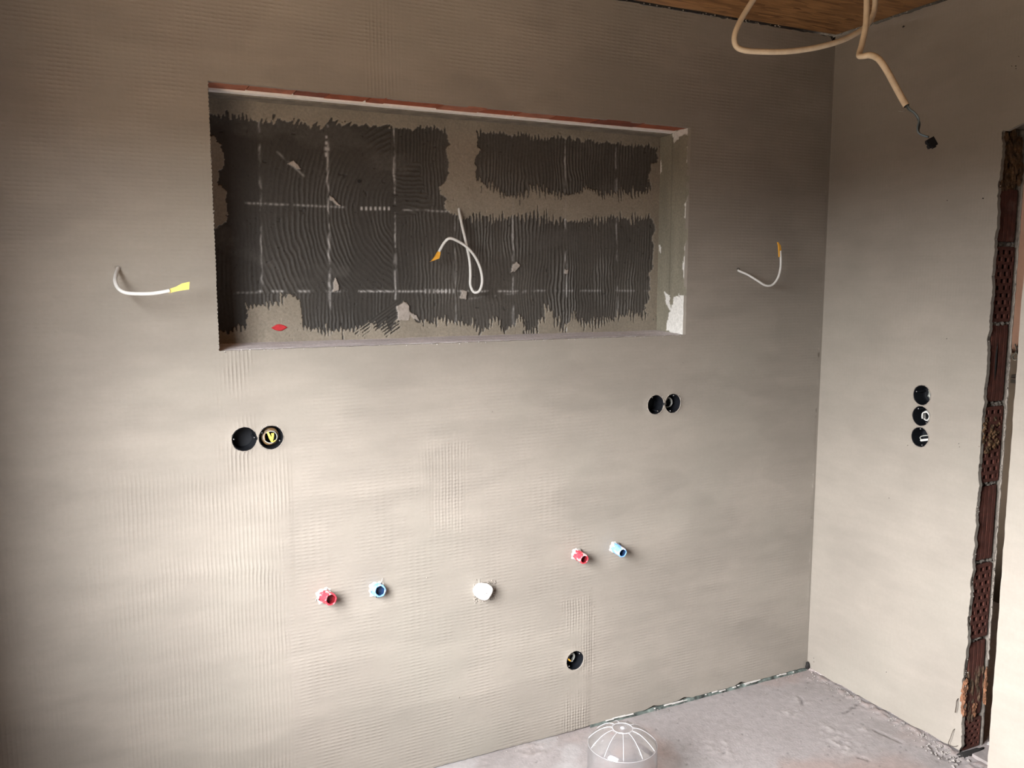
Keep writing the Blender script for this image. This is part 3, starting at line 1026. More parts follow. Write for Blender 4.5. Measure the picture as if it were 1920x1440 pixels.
def ridged_brick(z0, z1, mat, seed):
    rr = random.Random(seed)
    x0, x1 = 0.017, 0.101
    prof = [(x0 + .003, 0.004)]
    edges = [x0 + 0.004]
    k = 4
    wd = (x1 - x0 - 0.008) / k
    for i in range(k):
        a = x0 + 0.004 + i * wd
        prof += [(a + 0.0018, 0.0), (a + wd - 0.0018, 0.0)]
        if i < k - 1:
            prof += [(a + wd - 0.0008, 0.004), (a + wd + 0.0008, 0.004)]
    prof += [(x1 - .003, 0.004)]
    V, F = [], []
    rows = 12
    for j in range(rows + 1):
        z = z0 + (z1 - z0) * j / rows
        shr = 0.0016 if j in (0, rows) else 0
        for (x, d) in prof:
            V.append((x + rr.uniform(-.0003, .0003), YF + d + shr + rr.uniform(-.0003, .0003), z))
    m = len(prof)
    for j in range(rows):
        for i in range(m - 1):
            F.append((j * m + i, j * m + i + 1, (j + 1) * m + i + 1, (j + 1) * m + i))
    # body behind
    o = len(V)
    for z in (z0, z1):
        V += [(x0, YF + 0.005, z), (x1, YF + 0.005, z), (x1, YF + 0.04, z), (x0, YF + 0.04, z)]
    F += [(o, o + 1, o + 2, o + 3), (o + 4, o + 7, o + 6, o + 5), (o, o + 3, o + 7, o + 4), (o + 1, o + 5, o + 6, o + 2), (o, o + 4, o + 5, o + 1), (o + 2, o + 6, o + 7, o + 3)]
    F.append(tuple([i for i in range(m)][::-1] + [o, o + 1][::1]) if False else (o, o + 1, m - 1, 0))
    F.append((o + 4, rows * m, rows * m + m - 1, o + 5))
    return mesh_obj('brick', V, F, mat, wall_right)


def pierced_brick(z0, z1, mat, rows, seed):
    rr = random.Random(seed)
    x0, x1 = 0.017, 0.101
    c = 0.004
    outer = [(x0 + c, z0), (x1 - c, z0), (x1, z0 + c), (x1, z1 - c), (x1 - c, z1), (x0 + c, z1), (x0, z1 - c), (x0, z0 + c)]
    hs = []
    ph = (z1 - z0 - 0.012) / rows
    for r in range(rows):
        zc = z0 + 0.006 + (r + .5) * ph
        xs = (0.027, 0.054, 0.082) if r % 2 else (0.036, 0.066, 0.091)
        for xq in xs:
            w = (0.0088 if xq < 0.088 and xq > 0.03 else 0.0052) + rr.uniform(-.0008, .0008)
            h = ph * 0.29 + rr.uniform(-.0006, .0006)
            dz = rr.uniform(-.0012, .0012)
            hs.append([(xq - w, zc - h + dz), (xq + w, zc - h + dz), (xq + w, zc + h + dz), (xq - w, zc + h + dz)])
    V, F, lps = cdt_sheet(outer, hs, [])
    P = [(p[0], YF, p[1]) for p in V]
    faces = [tuple(t) for t in F]
    for li, lp in enumerate(lps):
        s = len(P)
        dep = 0.070
        P += [(P[i][0], YF + dep, P[i][2]) for i in lp]
        n = len(lp)
        faces += [(lp[i], lp[(i + 1) % n], s + (i + 1) % n, s + i) for i in range(n)]
    s = len(P)
    P += [(x0, YF + 0.0705, z0), (x1, YF + 0.0705, z0), (x1, YF + 0.0705, z1), (x0, YF + 0.0705, z1)]
    faces.append((s, s + 1, s + 2, s + 3))
    return mesh_obj('brick', P, faces, mat, wall_right)


bands = [('ridged', 352, 452, 0), ('pierced', 462, 604, 10), ('ridged', 610, 753, 0), ('pierced', 763, 903, 10),
         ('ridged', 911, 1046, 0), ('pierced', 1055, 1189, 10), ('ridged', 1197, 1330, 0), ('pierced', 1336, 1404, 6)]
for i, (kind, a, b, r) in enumerate(bands):
    z1, z0 = zj(a), max(zj(b), 0.004)
    jb = ridged_brick(z0, z1, MAT_JAMB, i) if kind == 'ridged' else pierced_brick(z0, z1, MAT_JAMB, r, i)
    if i == 2:
        gouged = jb
# gouge in the third ridged brick
g = Geo()
g.blob((0.050, YF + 0.001, zj(680)), (0.006, 0.003, 0.055), 3, 10, 8, 0.25)
g.build('gouge', MAT_DARK, gouged, True)
# mortar: bed joints and the flanks left and right of the bricks
rs = random.Random(21)
nzg = 420
zs = np.linspace(0.0, DOOR_TOP + 0.01, nzg)
nxg = 34
Xg, Zg = np.meshgrid(np.linspace(0.002, TH - 0.001, nxg), zs)
yb = YJ + 0.013 + 0.004 * fbm(Xg * 90, Zg * 60, 111)
side = np.clip((0.016 - Xg) / 0.010, 0, 1) + np.clip((Xg - 0.103) / 0.008, 0, 1)
yb = yb - side * (0.010 + 0.005 * fbm(Xg * 60, Zg * 50, 112))
mf = grid_faces(nxg, nzg)
mx, mz = Xg.ravel()[mf].mean(1), Zg.ravel()[mf].mean(1)
keep = np.ones(len(mf), bool)
for kind, a, b, r in bands:
    if kind == 'pierced':
        keep &= ~((mx > 0.020) & (mx < 0.098) & (mz < zj(a) - .003) & (mz > max(zj(b), .004) + .003))
mesh_obj('mortar_joint', np.stack([Xg.ravel(), yb.ravel(), Zg.ravel()], 1), mf[keep], MAT_MORTAR, wall_right, True)
for i, (a, b) in enumerate(((452, 462), (604, 610), (753, 763), (903, 911), (1046, 1055), (1189, 1197))):
    g = Geo()
    zc = zj((a + b) / 2)
    for k in range(9):
        g.blob((rs.uniform(0.018, 0.1), YF + rs.uniform(0.004, 0.009), zc + rs.uniform(-.005, .005)), (rs.uniform(.005, .012), rs.uniform(.003, .007), rs.uniform(.003, .007)), rs.randint(0, 999), 8, 5, .3)
    g.build('mortar_lump', MAT_MORTAR, wall_right)
# torn bright plaster skin along the far side of the edge
g = Geo()
pts = []
for z in np.arange(0.30, 1.92, 0.012):
    pts.append((TH - 0.004 + 0.004 * (float(fbm(z * 40, 4, 120)) - .5), YJ + 0.0015 + 0.003 * float(vnoise(z * 90, 2, 121)), float(z)))
g.tube(pts, [0.0032, 0.002, 0.0036, 0.0022, 0.003], 6, True, 2)
for k in range(120):
    z = rs.uniform(0.3, 1.3)
    g.crumb((0.107 + rs.uniform(-.004, .005), YJ + 0.001, z), rs.uniform(.001, .0034), rs)
for k in range(130):
    z = rs.uniform(0.05, 1.9)
    g.crumb((0.004 + rs.uniform(-.002, .009), YJ + rs.uniform(-.002, .004), z), rs.uniform(.001, .003), rs)
o = g.build('plaster_edge', MAT_FILLER, wall_right)
# foam: dark brown block at the top, spill in the middle, rusty runs near the floor
g = Geo()
for k in range(64):
    z = rs.uniform(zj(352), DOOR_TOP - .004)
    g.blob((rs.uniform(0.012, 0.108), YJ + rs.uniform(0.004, 0.012), z), (rs.uniform(.007, .016), .006, rs.uniform(.010, .026)), rs.randint(0, 999), 9, 6, .35)
o = g.build('foam_filling', MAT_FOAM, wall_right)
o['label'] = 'brown foam filling at the head of the door edge'
g = Geo()
for k in range(52):
    z = rs.uniform(zj(846), zj(785))
    x = rs.uniform(0.010, 0.088 if z > zj(840) else .06)
    g.blob((x, YF + rs.uniform(-.002, .004), z), (rs.uniform(.004, .010), .005, rs.uniform(.004, .010)), rs.randint(0, 999), 8, 5, .4)
o = g.build('foam_filling', MAT_FOAM, wall_right)
o['label'] = 'brown foam spilling over a pierced brick'
g = Geo()
for k in range(34):
    z = rs.uniform(zj(1335), zj(1252))
    g.blob((rs.uniform(0.018, 0.1), YF + rs.uniform(.001, .006), z), (rs.uniform(.004, .009), .005, rs.uniform(.010, .028)), rs.randint(0, 999), 8, 6, .35)
o = g.build('foam_filling', simple('dull_foam', (0.11, 0.066, 0.038), 0.85, .4, 50, .003, 90), wall_right)
g = Geo()
for k in range(20):
    z = rs.uniform(zj(1330), zj(1258))
    g.blob((rs.uniform(0.001, 0.016), YJ + rs.uniform(0, .006), z), (rs.uniform(.003, .006), .005, rs.uniform(.008, .022)), rs.randint(0, 999), 8, 6, .4)
for k in range(20):
    z = rs.uniform(zj(1315), zj(1258))
    g.blob((rs.uniform(0.102, 0.112), YJ + rs.uniform(0, .004), z), (rs.uniform(.002, .005), .004, rs.uniform(.008, .020)), rs.randint(0, 999), 8, 6, .4)
for k in range(5):
    g.blob((0.063 + rs.uniform(-.006, .006), YF - .001, zj(1322) + rs.uniform(-.014, .02)), (.006, .004, .010), rs.randint(0, 999), 8, 6, .4)
o = g.build('foam_run', MAT_RUST, wall_right)
o['label'] = 'rust orange foam runs near the floor'
# cracks and pits in the right wall
g = Geo()
for px, py, s in ((1694, 50, 5), (1910, 106, 2), (1897, 124, 2.5), (1905, 124, 3), (1905, 129, 2), (1775, 635, 2), (1776, 376, 2), (1798, 832, 2), (1799, 838, 2), (1526, 1234, 2), (1526, 1241, 2), (1662, 1260, 2), (1667, 934, 2), (1702, 835, 2), (1843, 372, 3)):
    c = wyz(px, py)
    g.crumb((0.0, c[0], c[1]), s * 0.0010, rs)
o = g.build('wall_pits', MAT_DARK, wall_right)
o['kind'] = 'stuff'

# ------------------------------------------------------------------ near wall beside the doorway (runs back from its end at y=-0.92)
NX, NY = -0.25, -0.924
n1, n2 = 120, 200
YY, ZZ = np.meshgrid(np.concatenate([np.linspace(NY, NY - .45, 90), np.linspace(NY - .5, REAR, 30)]), np.linspace(0, H, n2))
yy, zv = YY.ravel(), ZZ.ravel()
xn = NX - 0.001 * fbm(yy * 6, zv * 6, 130)
yy2 = yy + np.where(yy > NY - .001, 0.004 * (fbm(zv * 30, zv * 0, 131) - .5), 0)
wall_near = mesh_obj('wall_near', np.stack([xn, yy2, zv], 1), grid_faces(n1, n2), MAT_PLASTER, None, True,
                     {'hm': np.full(len(yy), .2), 'vm': np.full(len(yy), .35), 'tone': np.full(len(yy), 1.08)})
structure(wall_near)
g = Geo()
g.box((NX + 0.004, REAR, 0), (NX + 0.12, NY - 0.004, H))
g.build('masonry_core', MAT_MORTAR, wall_near)

# ------------------------------------------------------------------ the rest of the room shell
g = Geo()
wy0, wy1, wz0, wz1 = -1.95, -0.69, 0.80, 1.98
for (a, b, c, d) in ((REAR, wy0, 0, H), (wy1, 0.02, 0, H), (wy0, wy1, 0, wz0), (wy0, wy1, wz1, H)):
    g.box((LEFT - 0.06, a, c), (LEFT, b, d))
structure(g.build('wall_left', MAT_BARE))
g = Geo()
g.box((LEFT - 0.06, REAR - 0.2, 0), (TH, REAR, H))
structure(g.build('wall_rear', MAT_BARE))
win = thing('window_1', 'window in left wall', 'window', (LEFT - 0.05, (wy0 + wy1) / 2, wz0))
del win['category']
win['kind'] = 'structure'
g = Geo()
t = 0.03
for (a, b, c, d) in ((wy0, wy0 + t, wz0, wz1), (wy1 - t, wy1, wz0, wz1), (wy0, wy1, wz0, wz0 + t), (wy0, wy1, wz1 - t, wz1)):
    g.box((LEFT - 0.058, a, c), (LEFT - 0.02, b, d))
g.build('window_frame', MAT_FRAME, win)
g = Geo()
g.box((LEFT - 0.053, wy0 + t, wz0 + t), (LEFT - 0.048, wy1 - t, wz1 - t))
g.build('pane', clear_plastic('window_glass', 0.99, 0.02, 0.0), win)

# ceiling: strand board panel hung just short of the walls, dark above
edge = []
for x in np.arange(LEFT - .02, -0.006, 0.012):
    edge.append((float(x), -0.007 - 0.005 * float(fbm(x * 35, 1, 140))))
edge.append((-0.007, -0.009))
for y in np.arange(-0.02, -1.3, -0.012):
    edge.append((-0.006 - 0.004 * float(fbm(y * 30, 2, 141)), float(y)))
edge += [(-0.006, REAR + .01), (LEFT - .02, REAR + .01)]
n = len(edge)
V = [(x, y, H) for x, y in edge] + [(x, y, H + 0.018) for x, y in edge]
F = [tuple(range(n)), tuple(range(2 * n - 1, n - 1, -1))] + [(i, n + i, n + (i + 1) % n, (i + 1) % n) for i in range(n)]
ceiling = mesh_obj('ceiling', V, F, MAT_OSB)
structure(ceiling)
g = Geo()
g.box((LEFT - 0.06, REAR - 0.2, H + 0.03), (TH, 0.3, H + 0.1))
g.build('joist_void', MAT_DARK, ceiling)
g = Geo()
for i in range(150):
    if rs.random() < .7:
        x = rs.uniform(-1.35, -0.02) if rs.random() > .35 else rs.uniform(-1.3, -.9)
        g.crumb((x, -0.004, H - rs.uniform(0.0, 0.006)), rs.uniform(.001, .0038), rs)
    else:
        g.crumb((-0.004, rs.uniform(-.6, -.02), H - rs.uniform(0, .004)), rs.uniform(.001, .003), rs)
o = g.build('joint_crumbs', MAT_FILLER, ceiling)
o['kind'] = 'stuff'
g = Geo()
g.lathe([(0.009, 0), (0.0075, -.004), (0.004, -.005), (0.001, -.004)], 12, 'y', (-0.010, -0.001, H - 0.022))
g.build('wall_hole', MAT_DARK, wall_back)

# floor: screed
fx = np.unique(np.concatenate([np.linspace(LEFT - .24, -1.9, 12), np.arange(-1.9, 0.02, 0.007), np.linspace(.03, 3.0, 10)]))
fy = np.unique(np.concatenate([np.linspace(-3.7, -0.95, 14), np.arange(-0.95, 0.014, 0.007), np.linspace(.02, .4, 3)]))
XX, YY = np.meshgrid(fx, fy)
X, Y = XX.ravel(), YY.ravel()
zf = 0.003 * (fbm(X * 4, Y * 4, 150) - .5) + 0.0012 * (fbm(X * 40, Y * 40, 151) - .5)
c0 = np.array([0.31, 0.282, 0.278])
c1 = np.array([0.31, 0.25, 0.232])
c2 = np.array([0.24, 0.215, 0.205])
c3 = np.array([0.42, 0.41, 0.41])
m1 = smooth01(fbm(X * 3.1 + 4, Y * 3.1, 152), 0.46, 0.64)
m2 = smooth01(fbm(X * 9, Y * 9, 153), 0.52, 0.68)
m3 = smooth01(fbm(X * 6, Y * 6, 154), 0.52, 0.66)
col = c0[None] + (c1 - c0)[None] * m1[:, None]
col = col + (c2[None] - col) * (0.35 * m2)[:, None]
col = col + (c3[None] - col) * (0.45 * m3 * smooth01(-X, .5, 1.2))[:, None]


def fl(px, py):
    p = hit(px, py, 2, 0)
    return (p[0], p[1])


jit = (fbm(X * 60, Y * 60, 155) - .5) * 0.012
for a, b, w, dk in (((1583, 1337), (1616, 1316), .0035, .6), ((1500, 1308), (1505, 1320), .004, .6), ((1612, 1420), (1628, 1425), .004, .5), ((1640, 1369), (1690, 1392), .004, .35), ((1740, 1395), (1752, 1412), .005, .6), ((1752, 1412), (1800, 1430), .006, .5)):
    d = seg_dist(X + jit, Y - jit, fl(*a), fl(*b))
    k = np.exp(-(d / w) ** 2)
    zf -= 0.005 * k
    col *= (1 - dk * k)[:, None]
for px, py, s in ((1504, 1312, .03), (1616, 1370, .03), (1560, 1370, .05), (1480, 1335, .04), (1650, 1385, .03), (1580, 1400, .06), (1350, 1400, .05), (1000, 1405, .05)):
    c = fl(px, py)
    d = np.hypot(X - c[0], Y - c[1])
    k = np.exp(-(d / s) ** 2) * smooth01(fbm(X * 70, Y * 70, 156), .5, .62)
    zf += 0.003 * k
    col = col + (np.array([0.42, 0.385, 0.37]) - col) * (.6 * k)[:, None]
# rubble fringe along the right wall
k = np.exp(-((X + 0.012) / 0.030) ** 2) * (Y < -0.06) * smooth01(fbm(X * 55, Y * 55, 157), .42, .62)
zf += 0.006 * k
col = col + (np.array([0.31, 0.245, 0.225]) - col) * (.6 * k)[:, None]
pit = smooth01(vnoise(X * 110, Y * 110, 158), .93, .98)
col *= (1 - .45 * pit)[:, None]
zf -= .002 * pit
F = grid_faces(len(fx), len(fy))
floor = mesh_obj('floor', np.stack([X, Y, zf], 1), F, MAT_FLOOR, None, True, None, col)
structure(floor)
# loose crumbs
g = Geo()
for i in range(420):
    r = rs.random()
    if r < .55:
        y = -rs.random() ** 0.8 * 0.66 - 0.03
        x = -abs(rs.gauss(0, .022)) - 0.002
        s = rs.uniform(.001, .0045)
    elif r < .7:
        x, y, s = rs.uniform(-1.45, -.02), -abs(rs.gauss(0, .015)) - .004, rs.uniform(.001, .003)
    elif r < .8:
        x, y, s = rs.uniform(-.09, 0.0), rs.uniform(-.72, -.58), rs.uniform(.002, .007)
    else:
        x, y, s = rs.uniform(-1.4, -.02), rs.uniform(-.75, -.02), rs.uniform(.0008, .0026)
    g.crumb((x, y, s * .5), s, rs)
o = g.build('floor_crumbs', MAT_CRUMB)
tag(o, 'loose plaster crumbs scattered along the floor edge', 'rubble', None, 'stuff')

# foam edge strip between screed and back wall
V, F = [], []
n = 160
for i in range(n + 1):
    x = -1.0 + 0.995 * i / n
    w = 0.003 * (float(fbm(x * 40, 3, 160)) - .5)
    h = 0.005 + 0.008 * (float(fbm(x * 25, 5, 161)) - .5)
    V += [(x, -0.005 + w, -.002), (x, -0.004 + w, h), (x, 0.002, h + .003), (x, 0.008, h + .004)]
for i in range(n):
    k = 4 * i
    F += [(k, k + 4, k + 5, k + 1), (k + 1, k + 5, k + 6, k + 2), (k + 2, k + 6, k + 7, k + 3)]
structure(mesh_obj('trim_1', V, F, MAT_TEAL, None, False), 'teal foam edge strip along the foot of the back wall')
g = Geo()
for i in range(26):
    x = -0.98 + .93 * rs.random() ** .8
    L = rs.choice((.006, .010, .016, .03, .055)) * rs.uniform(.7, 1.3)
    z = 0.008 + rs.uniform(0, .006)
    g.add([(x, -0.0095, z), (x + L, -0.0095, z + rs.uniform(-.002, .002)), (x + L, -0.006, z + .0025), (x, -0.006, z + .0025), (x + L * .5, -.0105, z + .001)], [(0, 1, 4), (1, 2, 4), (2, 3, 4), (3, 0, 4)])
o = g.build('torn_filler', MAT_FILLER_WHITE, wall_back)
o['kind'] = 'stuff'
g = Geo()
g.blob((-0.008, -0.010, 0.022), (.010, .008, .014), 4, 10, 7, .3)
g.build('corner_gap', MAT_DARK, wall_back, True)

# threshold and dark gap under the doorway
g = Geo()
V = [fl(px, py) for px, py in ((1800, 1400), (1850, 1372), (1862, 1378), (1806, 1412))]
g = Geo()
g.blob((0.035, YJ - .012, 0.001), (.07, .012, .006), 8, 14, 7, .35)
g.build('floor_gap', MAT_DARK, floor, True)
g = Geo()
g.box((0.02, -1.5, -0.01), (TH + .1, YJ - .03, 0.012))
o = g.build('threshold', simple('threshold_concrete', (0.27, 0.24, 0.23), .85, .15, 30, .001, 120), floor)
g = Geo()
g.crumb((0.115, YJ - .028, .022), .013, rs)
g.build('plaster_chunk', MAT_FILLER_WHITE, floor)

# ------------------------------------------------------------------ the room beyond the doorway
HX = 1.35
g = Geo()
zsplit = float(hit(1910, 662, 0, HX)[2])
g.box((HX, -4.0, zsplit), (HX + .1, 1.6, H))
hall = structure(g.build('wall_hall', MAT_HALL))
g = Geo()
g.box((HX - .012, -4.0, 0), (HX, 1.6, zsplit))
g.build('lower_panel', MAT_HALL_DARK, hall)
g = Geo()
g.box((TH, 1.5, 0), (HX, 1.6, H))
g.box((TH, -3.9, 0), (HX, -3.8, H))
g.box((TH, -3.9, H), (HX + .1, 1.6, H + .05))
g.build('hall_shell', MAT_BARE, hall)
g = Geo()
g.box((TH + .0, 0.0, 0), (TH + .012, 1.6, H))
g.build('hall_shell', MAT_BARE, hall)
wl = []
for px, py in ((1903, 645), (1906, 655), (1904, 662), (1899, 668), (1901, 674), (1906, 674), (1909, 668), (1907, 662), (1903, 661)):
    p = hit(px, py, 0, HX - .03)
    wl.append(tuple(p))
o = thing('wire_loop', 'dark wire loop hanging in the room seen through the doorway', 'wire', wl[0])
g = Geo()
g.tube(wl, 0.0028, 6)
g.build('loop', MAT_WIRE_DARK, o, True)
g = Geo()
a, b = hit(1904, 650, 0, HX - .004), hit(1916, 653, 0, HX - .004)
g.tube([tuple(a), tuple(b)], 0.003, 6, True, 2)
g.build('hook', MAT_WIRE_DARK, o)
a, b = hit(1895, 718, 0, HX - .06), hit(1912, 704, 0, HX - .06)
o = thing('wall_box', 'small dark box on the wall beyond the doorway', 'box', (HX - .04, (a[1] + b[1]) / 2, a[2]))
g = Geo()
g.box((HX - .062, min(a[1], b[1]), a[2]), (HX - .012, max(a[1], b[1]), b[2]))
g.build('casing', MAT_BOX, o)
g = Geo()
zm = a[2] * .45 + b[2] * .55
g.box((HX - .064, min(a[1], b[1]), zm - .002), (HX - .061, max(a[1], b[1]), zm + .002))
g.build('seam', MAT_HALL_DARK, o)

# ------------------------------------------------------------------ flush boxes
def socket_box(name, label, group, wall='back'):
    """cup sunk in the wall, opening towards -y; built at the origin"""
    r = thing(name, label, 'socket box', (0, 0, 0), group)
    g = Geo()
    g.lathe([(BOX_R - .0002, 0.0005), (BOX_R - .0016, -0.0004), (BOX_R - .0026, 0.0008), (BOX_R - .0030, 0.045), (BOX_R - .005, 0.0495), (0.010, 0.050), (0.0005, 0.050)], 36)
    g.build('cup', MAT_BOX, r, False)
    for sx in (-1, 1):
        g = Geo()
        g.lathe([(0.0035, 0.046), (0.0035, 0.006), (0.0028, 0.0048), (0.0002, 0.0048)], 10, 'y', (sx * 0.0272, 0, 0.001))
        post = g.build('screw_post', MAT_BOX, r, True)
        g = Geo()
        g.lathe([(0.0022, 0.0052), (0.0022, 0.0042), (0.0002, 0.0038)], 8, 'y', (sx * 0.0272, 0, 0.001))
        g.build('screw', MAT_SCREW, post, True)
    g = Geo()

    def wob(a, j):
        return 0.022 * (math.sin(5 * a + j) * .5 + math.sin(11 * a + 2 * j) * .5 + .4 * math.sin(17 * a))
    g.lathe([(BOX_R - .0006, 0.002), (BOX_R - .0002, -0.0016), (BOX_R + .0008, -0.0022), (BOX_R + .0014, -0.0012), (BOX_R + .0016, 0.002)], 48, 'y', (0, 0, 0), wob)
    g.build('filler_rim', MAT_FILLER, r, True)
    return r


def copy_thing(src, label, loc, rz=0.0, spin=0.0, group=None):
    r = src.copy()
    COL.objects.link(r)
    r.location = loc
    r.rotation_euler = Matrix.Rotation(rz, 4, 'Z').to_euler()
    r['label'] = label
    r['_o'] = [0.0, 0.0, 0.0]
    for ch in src.children:
        c = ch.copy()
        COL.objects.link(c)
        c.parent = r
        if spin:
            c.rotation_euler = (0, spin, 0)
        for sub in ch.children:
            d = sub.copy()
            COL.objects.link(d)
            d.parent = c
    return r


G_BOX = 'round flush boxes sunk in the walls'
b0 = socket_box('socket_box', 'empty black socket box left of the pair below the niche at the left', G_BOX)
c = boxes_back['left_empty']
b0.location = (c[0], -0.001, c[1])
spec_boxes = [('left_coil', 'black socket box holding a coil with yellow tape, right of the left pair', 0, .5), ('right_empty', 'empty black socket box, left one of the pair under the niche at the right', 0, 1.1),
              ('right_coil', 'black socket box with a thin grey coil, right one of the pair at the right', 0, 1.8), ('low', 'single black socket box low on the back wall near the floor', 0, 2.4)]
for key, lab, rz, sp in spec_boxes:
    c = boxes_back[key]
    copy_thing(b0, lab, (c[0], -0.001, c[1]), 0, sp)
for key, lab, sp in (('top', 'top socket box of the column of three on the right wall', .3), ('mid', 'middle socket box of the column of three on the right wall', .9), ('low', 'bottom socket box of the column of three on the right wall', 1.4)):
    c = boxes_right[key]
    copy_thing(b0, lab, (-0.001, c[0], c[1]), -math.pi / 2, sp)
for ax in ((boxes_back['left_empty'][0] + boxes_back['left_coil'][0]) / 2, (boxes_back['right_empty'][0] + boxes_back['right_coil'][0]) / 2):
    g = Geo()
    zc = 1.1005 if ax < -1.5 else 1.109
    g.box((ax - .0030, -0.0035, zc - .0040), (ax + .0030, 0.004, zc + .0040))
    g.build('box_link', MAT_BOX, wall_back)


def coil(name, label, origin, rz, turns, r0, r1, y0, y1, rad, mat, seed, tape=None):
    o = thing(name, label, 'cable', origin)
    rr = random.Random(seed)
    R_ = Matrix.Rotation(rz, 3, 'Z')
    O = Vector(origin)
    pts = []
    n = int(turns * 14)
    for i in range(n + 1):
        a = 2 * math.pi * i / 14
        s = i / n
        r = r0 + (r1 - r0) * s + rr.uniform(-.0012, .0012)
        pts.append(O + R_ @ Vector((r * math.cos(a) * .98 + rr.uniform(-.0006, .0006), y0 + (y1 - y0) * s, r * math.sin(a))))
    g = Geo()
    g.tube(pts, rad, 7, True, 2)
    g.build('cable_turns', mat, o, True)
    return o, O, R_


def ribbon(pts, widths, wdir, thick):
    """flat strip along pts, widened along wdir"""
    V, F = [], []
    for p, w in zip(pts, widths):
        p = Vector(p)
        d = Vector(wdir).normalized() * w / 2
        t = Vector((0, thick, 0))
        V += [p + d, p - d, p + d + t, p - d + t]
    for i in range(len(pts) - 1):
        k = 4 * i
        F += [(k, k + 1, k + 5, k + 4), (k + 2, k + 6, k + 7, k + 3), (k, k + 4, k + 6, k + 2), (k + 1, k + 3, k + 7, k + 5)]
    k = 4 * (len(pts) - 1)
    F += [(0, 2, 3, 1), (k, k + 1, k + 3, k + 2)]
    return V, F


# coil with yellow tape
c = boxes_back['left_coil']
o, O, R_ = coil('cable_coil', 'coiled brown and grey cable with yellow tape inside the left socket pair', (c[0], 0.0, c[1]), 0, 4.6, .0245, .0175, 0.026, 0.006, .0016, MAT_BROWN_WIRE, 3)
g = Geo()
pts = []
for i in range(46):
    a = 2 * math.pi * i / 14 + 1
    pts.append(O + Vector(((.021 - .00009 * i) * math.cos(a), .020 - .00035 * i, (.0205 - .00009 * i) * math.sin(a))))
g.tube(pts, .0014, 7, True, 2)
g.build('grey_turns', MAT_CABLE_GREY, o, True)
V, F = ribbon([O + Vector(p) for p in ((-.009, -.001, .016), (-.006, -.004, .008), (-.002, -.005, -.002), (.002, -.005, -.011), (.006, -.003, -.013), (.011, -.001, -.008))], (.004, .006, .0075, .006, .006, .005), (1, 0, .35), .0008)
mesh_obj('tape', V, F, MAT_TAPE, o)
V, F = ribbon([O + Vector(p) for p in ((.004, -.003, .012), (.004, -.0045, .004), (.0035, -.0045, -.006))], (.008, .006, .003), (1, 0, 0), .0008)
mesh_obj('tape', V, F, MAT_TAPE, o)
# thin coil right
c = boxes_back['right_coil']
o, O, R_ = coil('cable_coil', 'thin grey coil inside the right socket pair on the back wall', (c[0], 0.0, c[1]), 0, 2.6, .021, .015, 0.040, 0.020, .0017, MAT_CABLE_GREY, 4)
# low box
c = boxes_back['low']
o, O, R_ = coil('cable_coil', 'dark coil with orange tape inside the low single socket box', (c[0] - .004, 0.0, c[1] + .004), 0, 2.8, .017, .012, 0.036, 0.012, .0019, MAT_CABLE_GREY, 5)
V, F = ribbon([O + Vector(p) for p in ((-.022, .006, .006), (-.015, .004, -.001), (-.009, .006, -.007))], (.004, .005, .004), (1, 0, .6), .0008)
mesh_obj('tape', V, F, MAT_ORANGE, o)
# right wall contents
c = boxes_right['top']
o = thing('cable_bundle', 'grey cable ends bunched in the top box of the right wall column', 'cable', (0.0, c[0], c[1]))
for k in range(4):
    g = Geo()
    g.tube([(0.044, c[0] + .004 + .002 * k, c[1] + .004 + .003 * k), (0.022, c[0] - .006 - .002 * k, c[1] - .004 + .003 * k), (0.016, c[0] - .018, c[1] + .002 - .0045 * k), (0.030, c[0] - .027, c[1] - .004 - .004 * k)], .0022, 7)
    g.build('cable', MAT_CABLE_GREY, o, True)
c = boxes_right['mid']
o, O, R_ = coil('cable_coil', 'pale cable coil in the middle box of the right wall column', (0.0, c[0] - .006, c[1]), -math.pi / 2, 2.7, .0185, .012, 0.036, 0.010, .0024, MAT_CABLE, 6)
c = boxes_right['low']
o = thing('cable_loop', 'flat white cable loop in the bottom box of the right wall column', 'cable', (0.0, c[0], c[1]))
g = Geo()
g.tube([(0.040, c[0] - .020, c[1] + .006), (0.018, c[0] - .012, c[1] + .006), (0.012, c[0] + .004, c[1] + .001), (0.012, c[0] + .009, c[1] - .006), (0.014, c[0] + .004, c[1] - .011)], .0018, 7)
g.build('cable', MAT_CABLE_GREY, o, True)
g = Geo()
g.tube([(0.012, c[0] + .005, c[1] - .013), (0.010, c[0] - .010, c[1] - .009), (0.014, c[0] - .025, c[1] - .005)], .0042, 9)
g.build('sheath', MAT_CABLE, o, True)

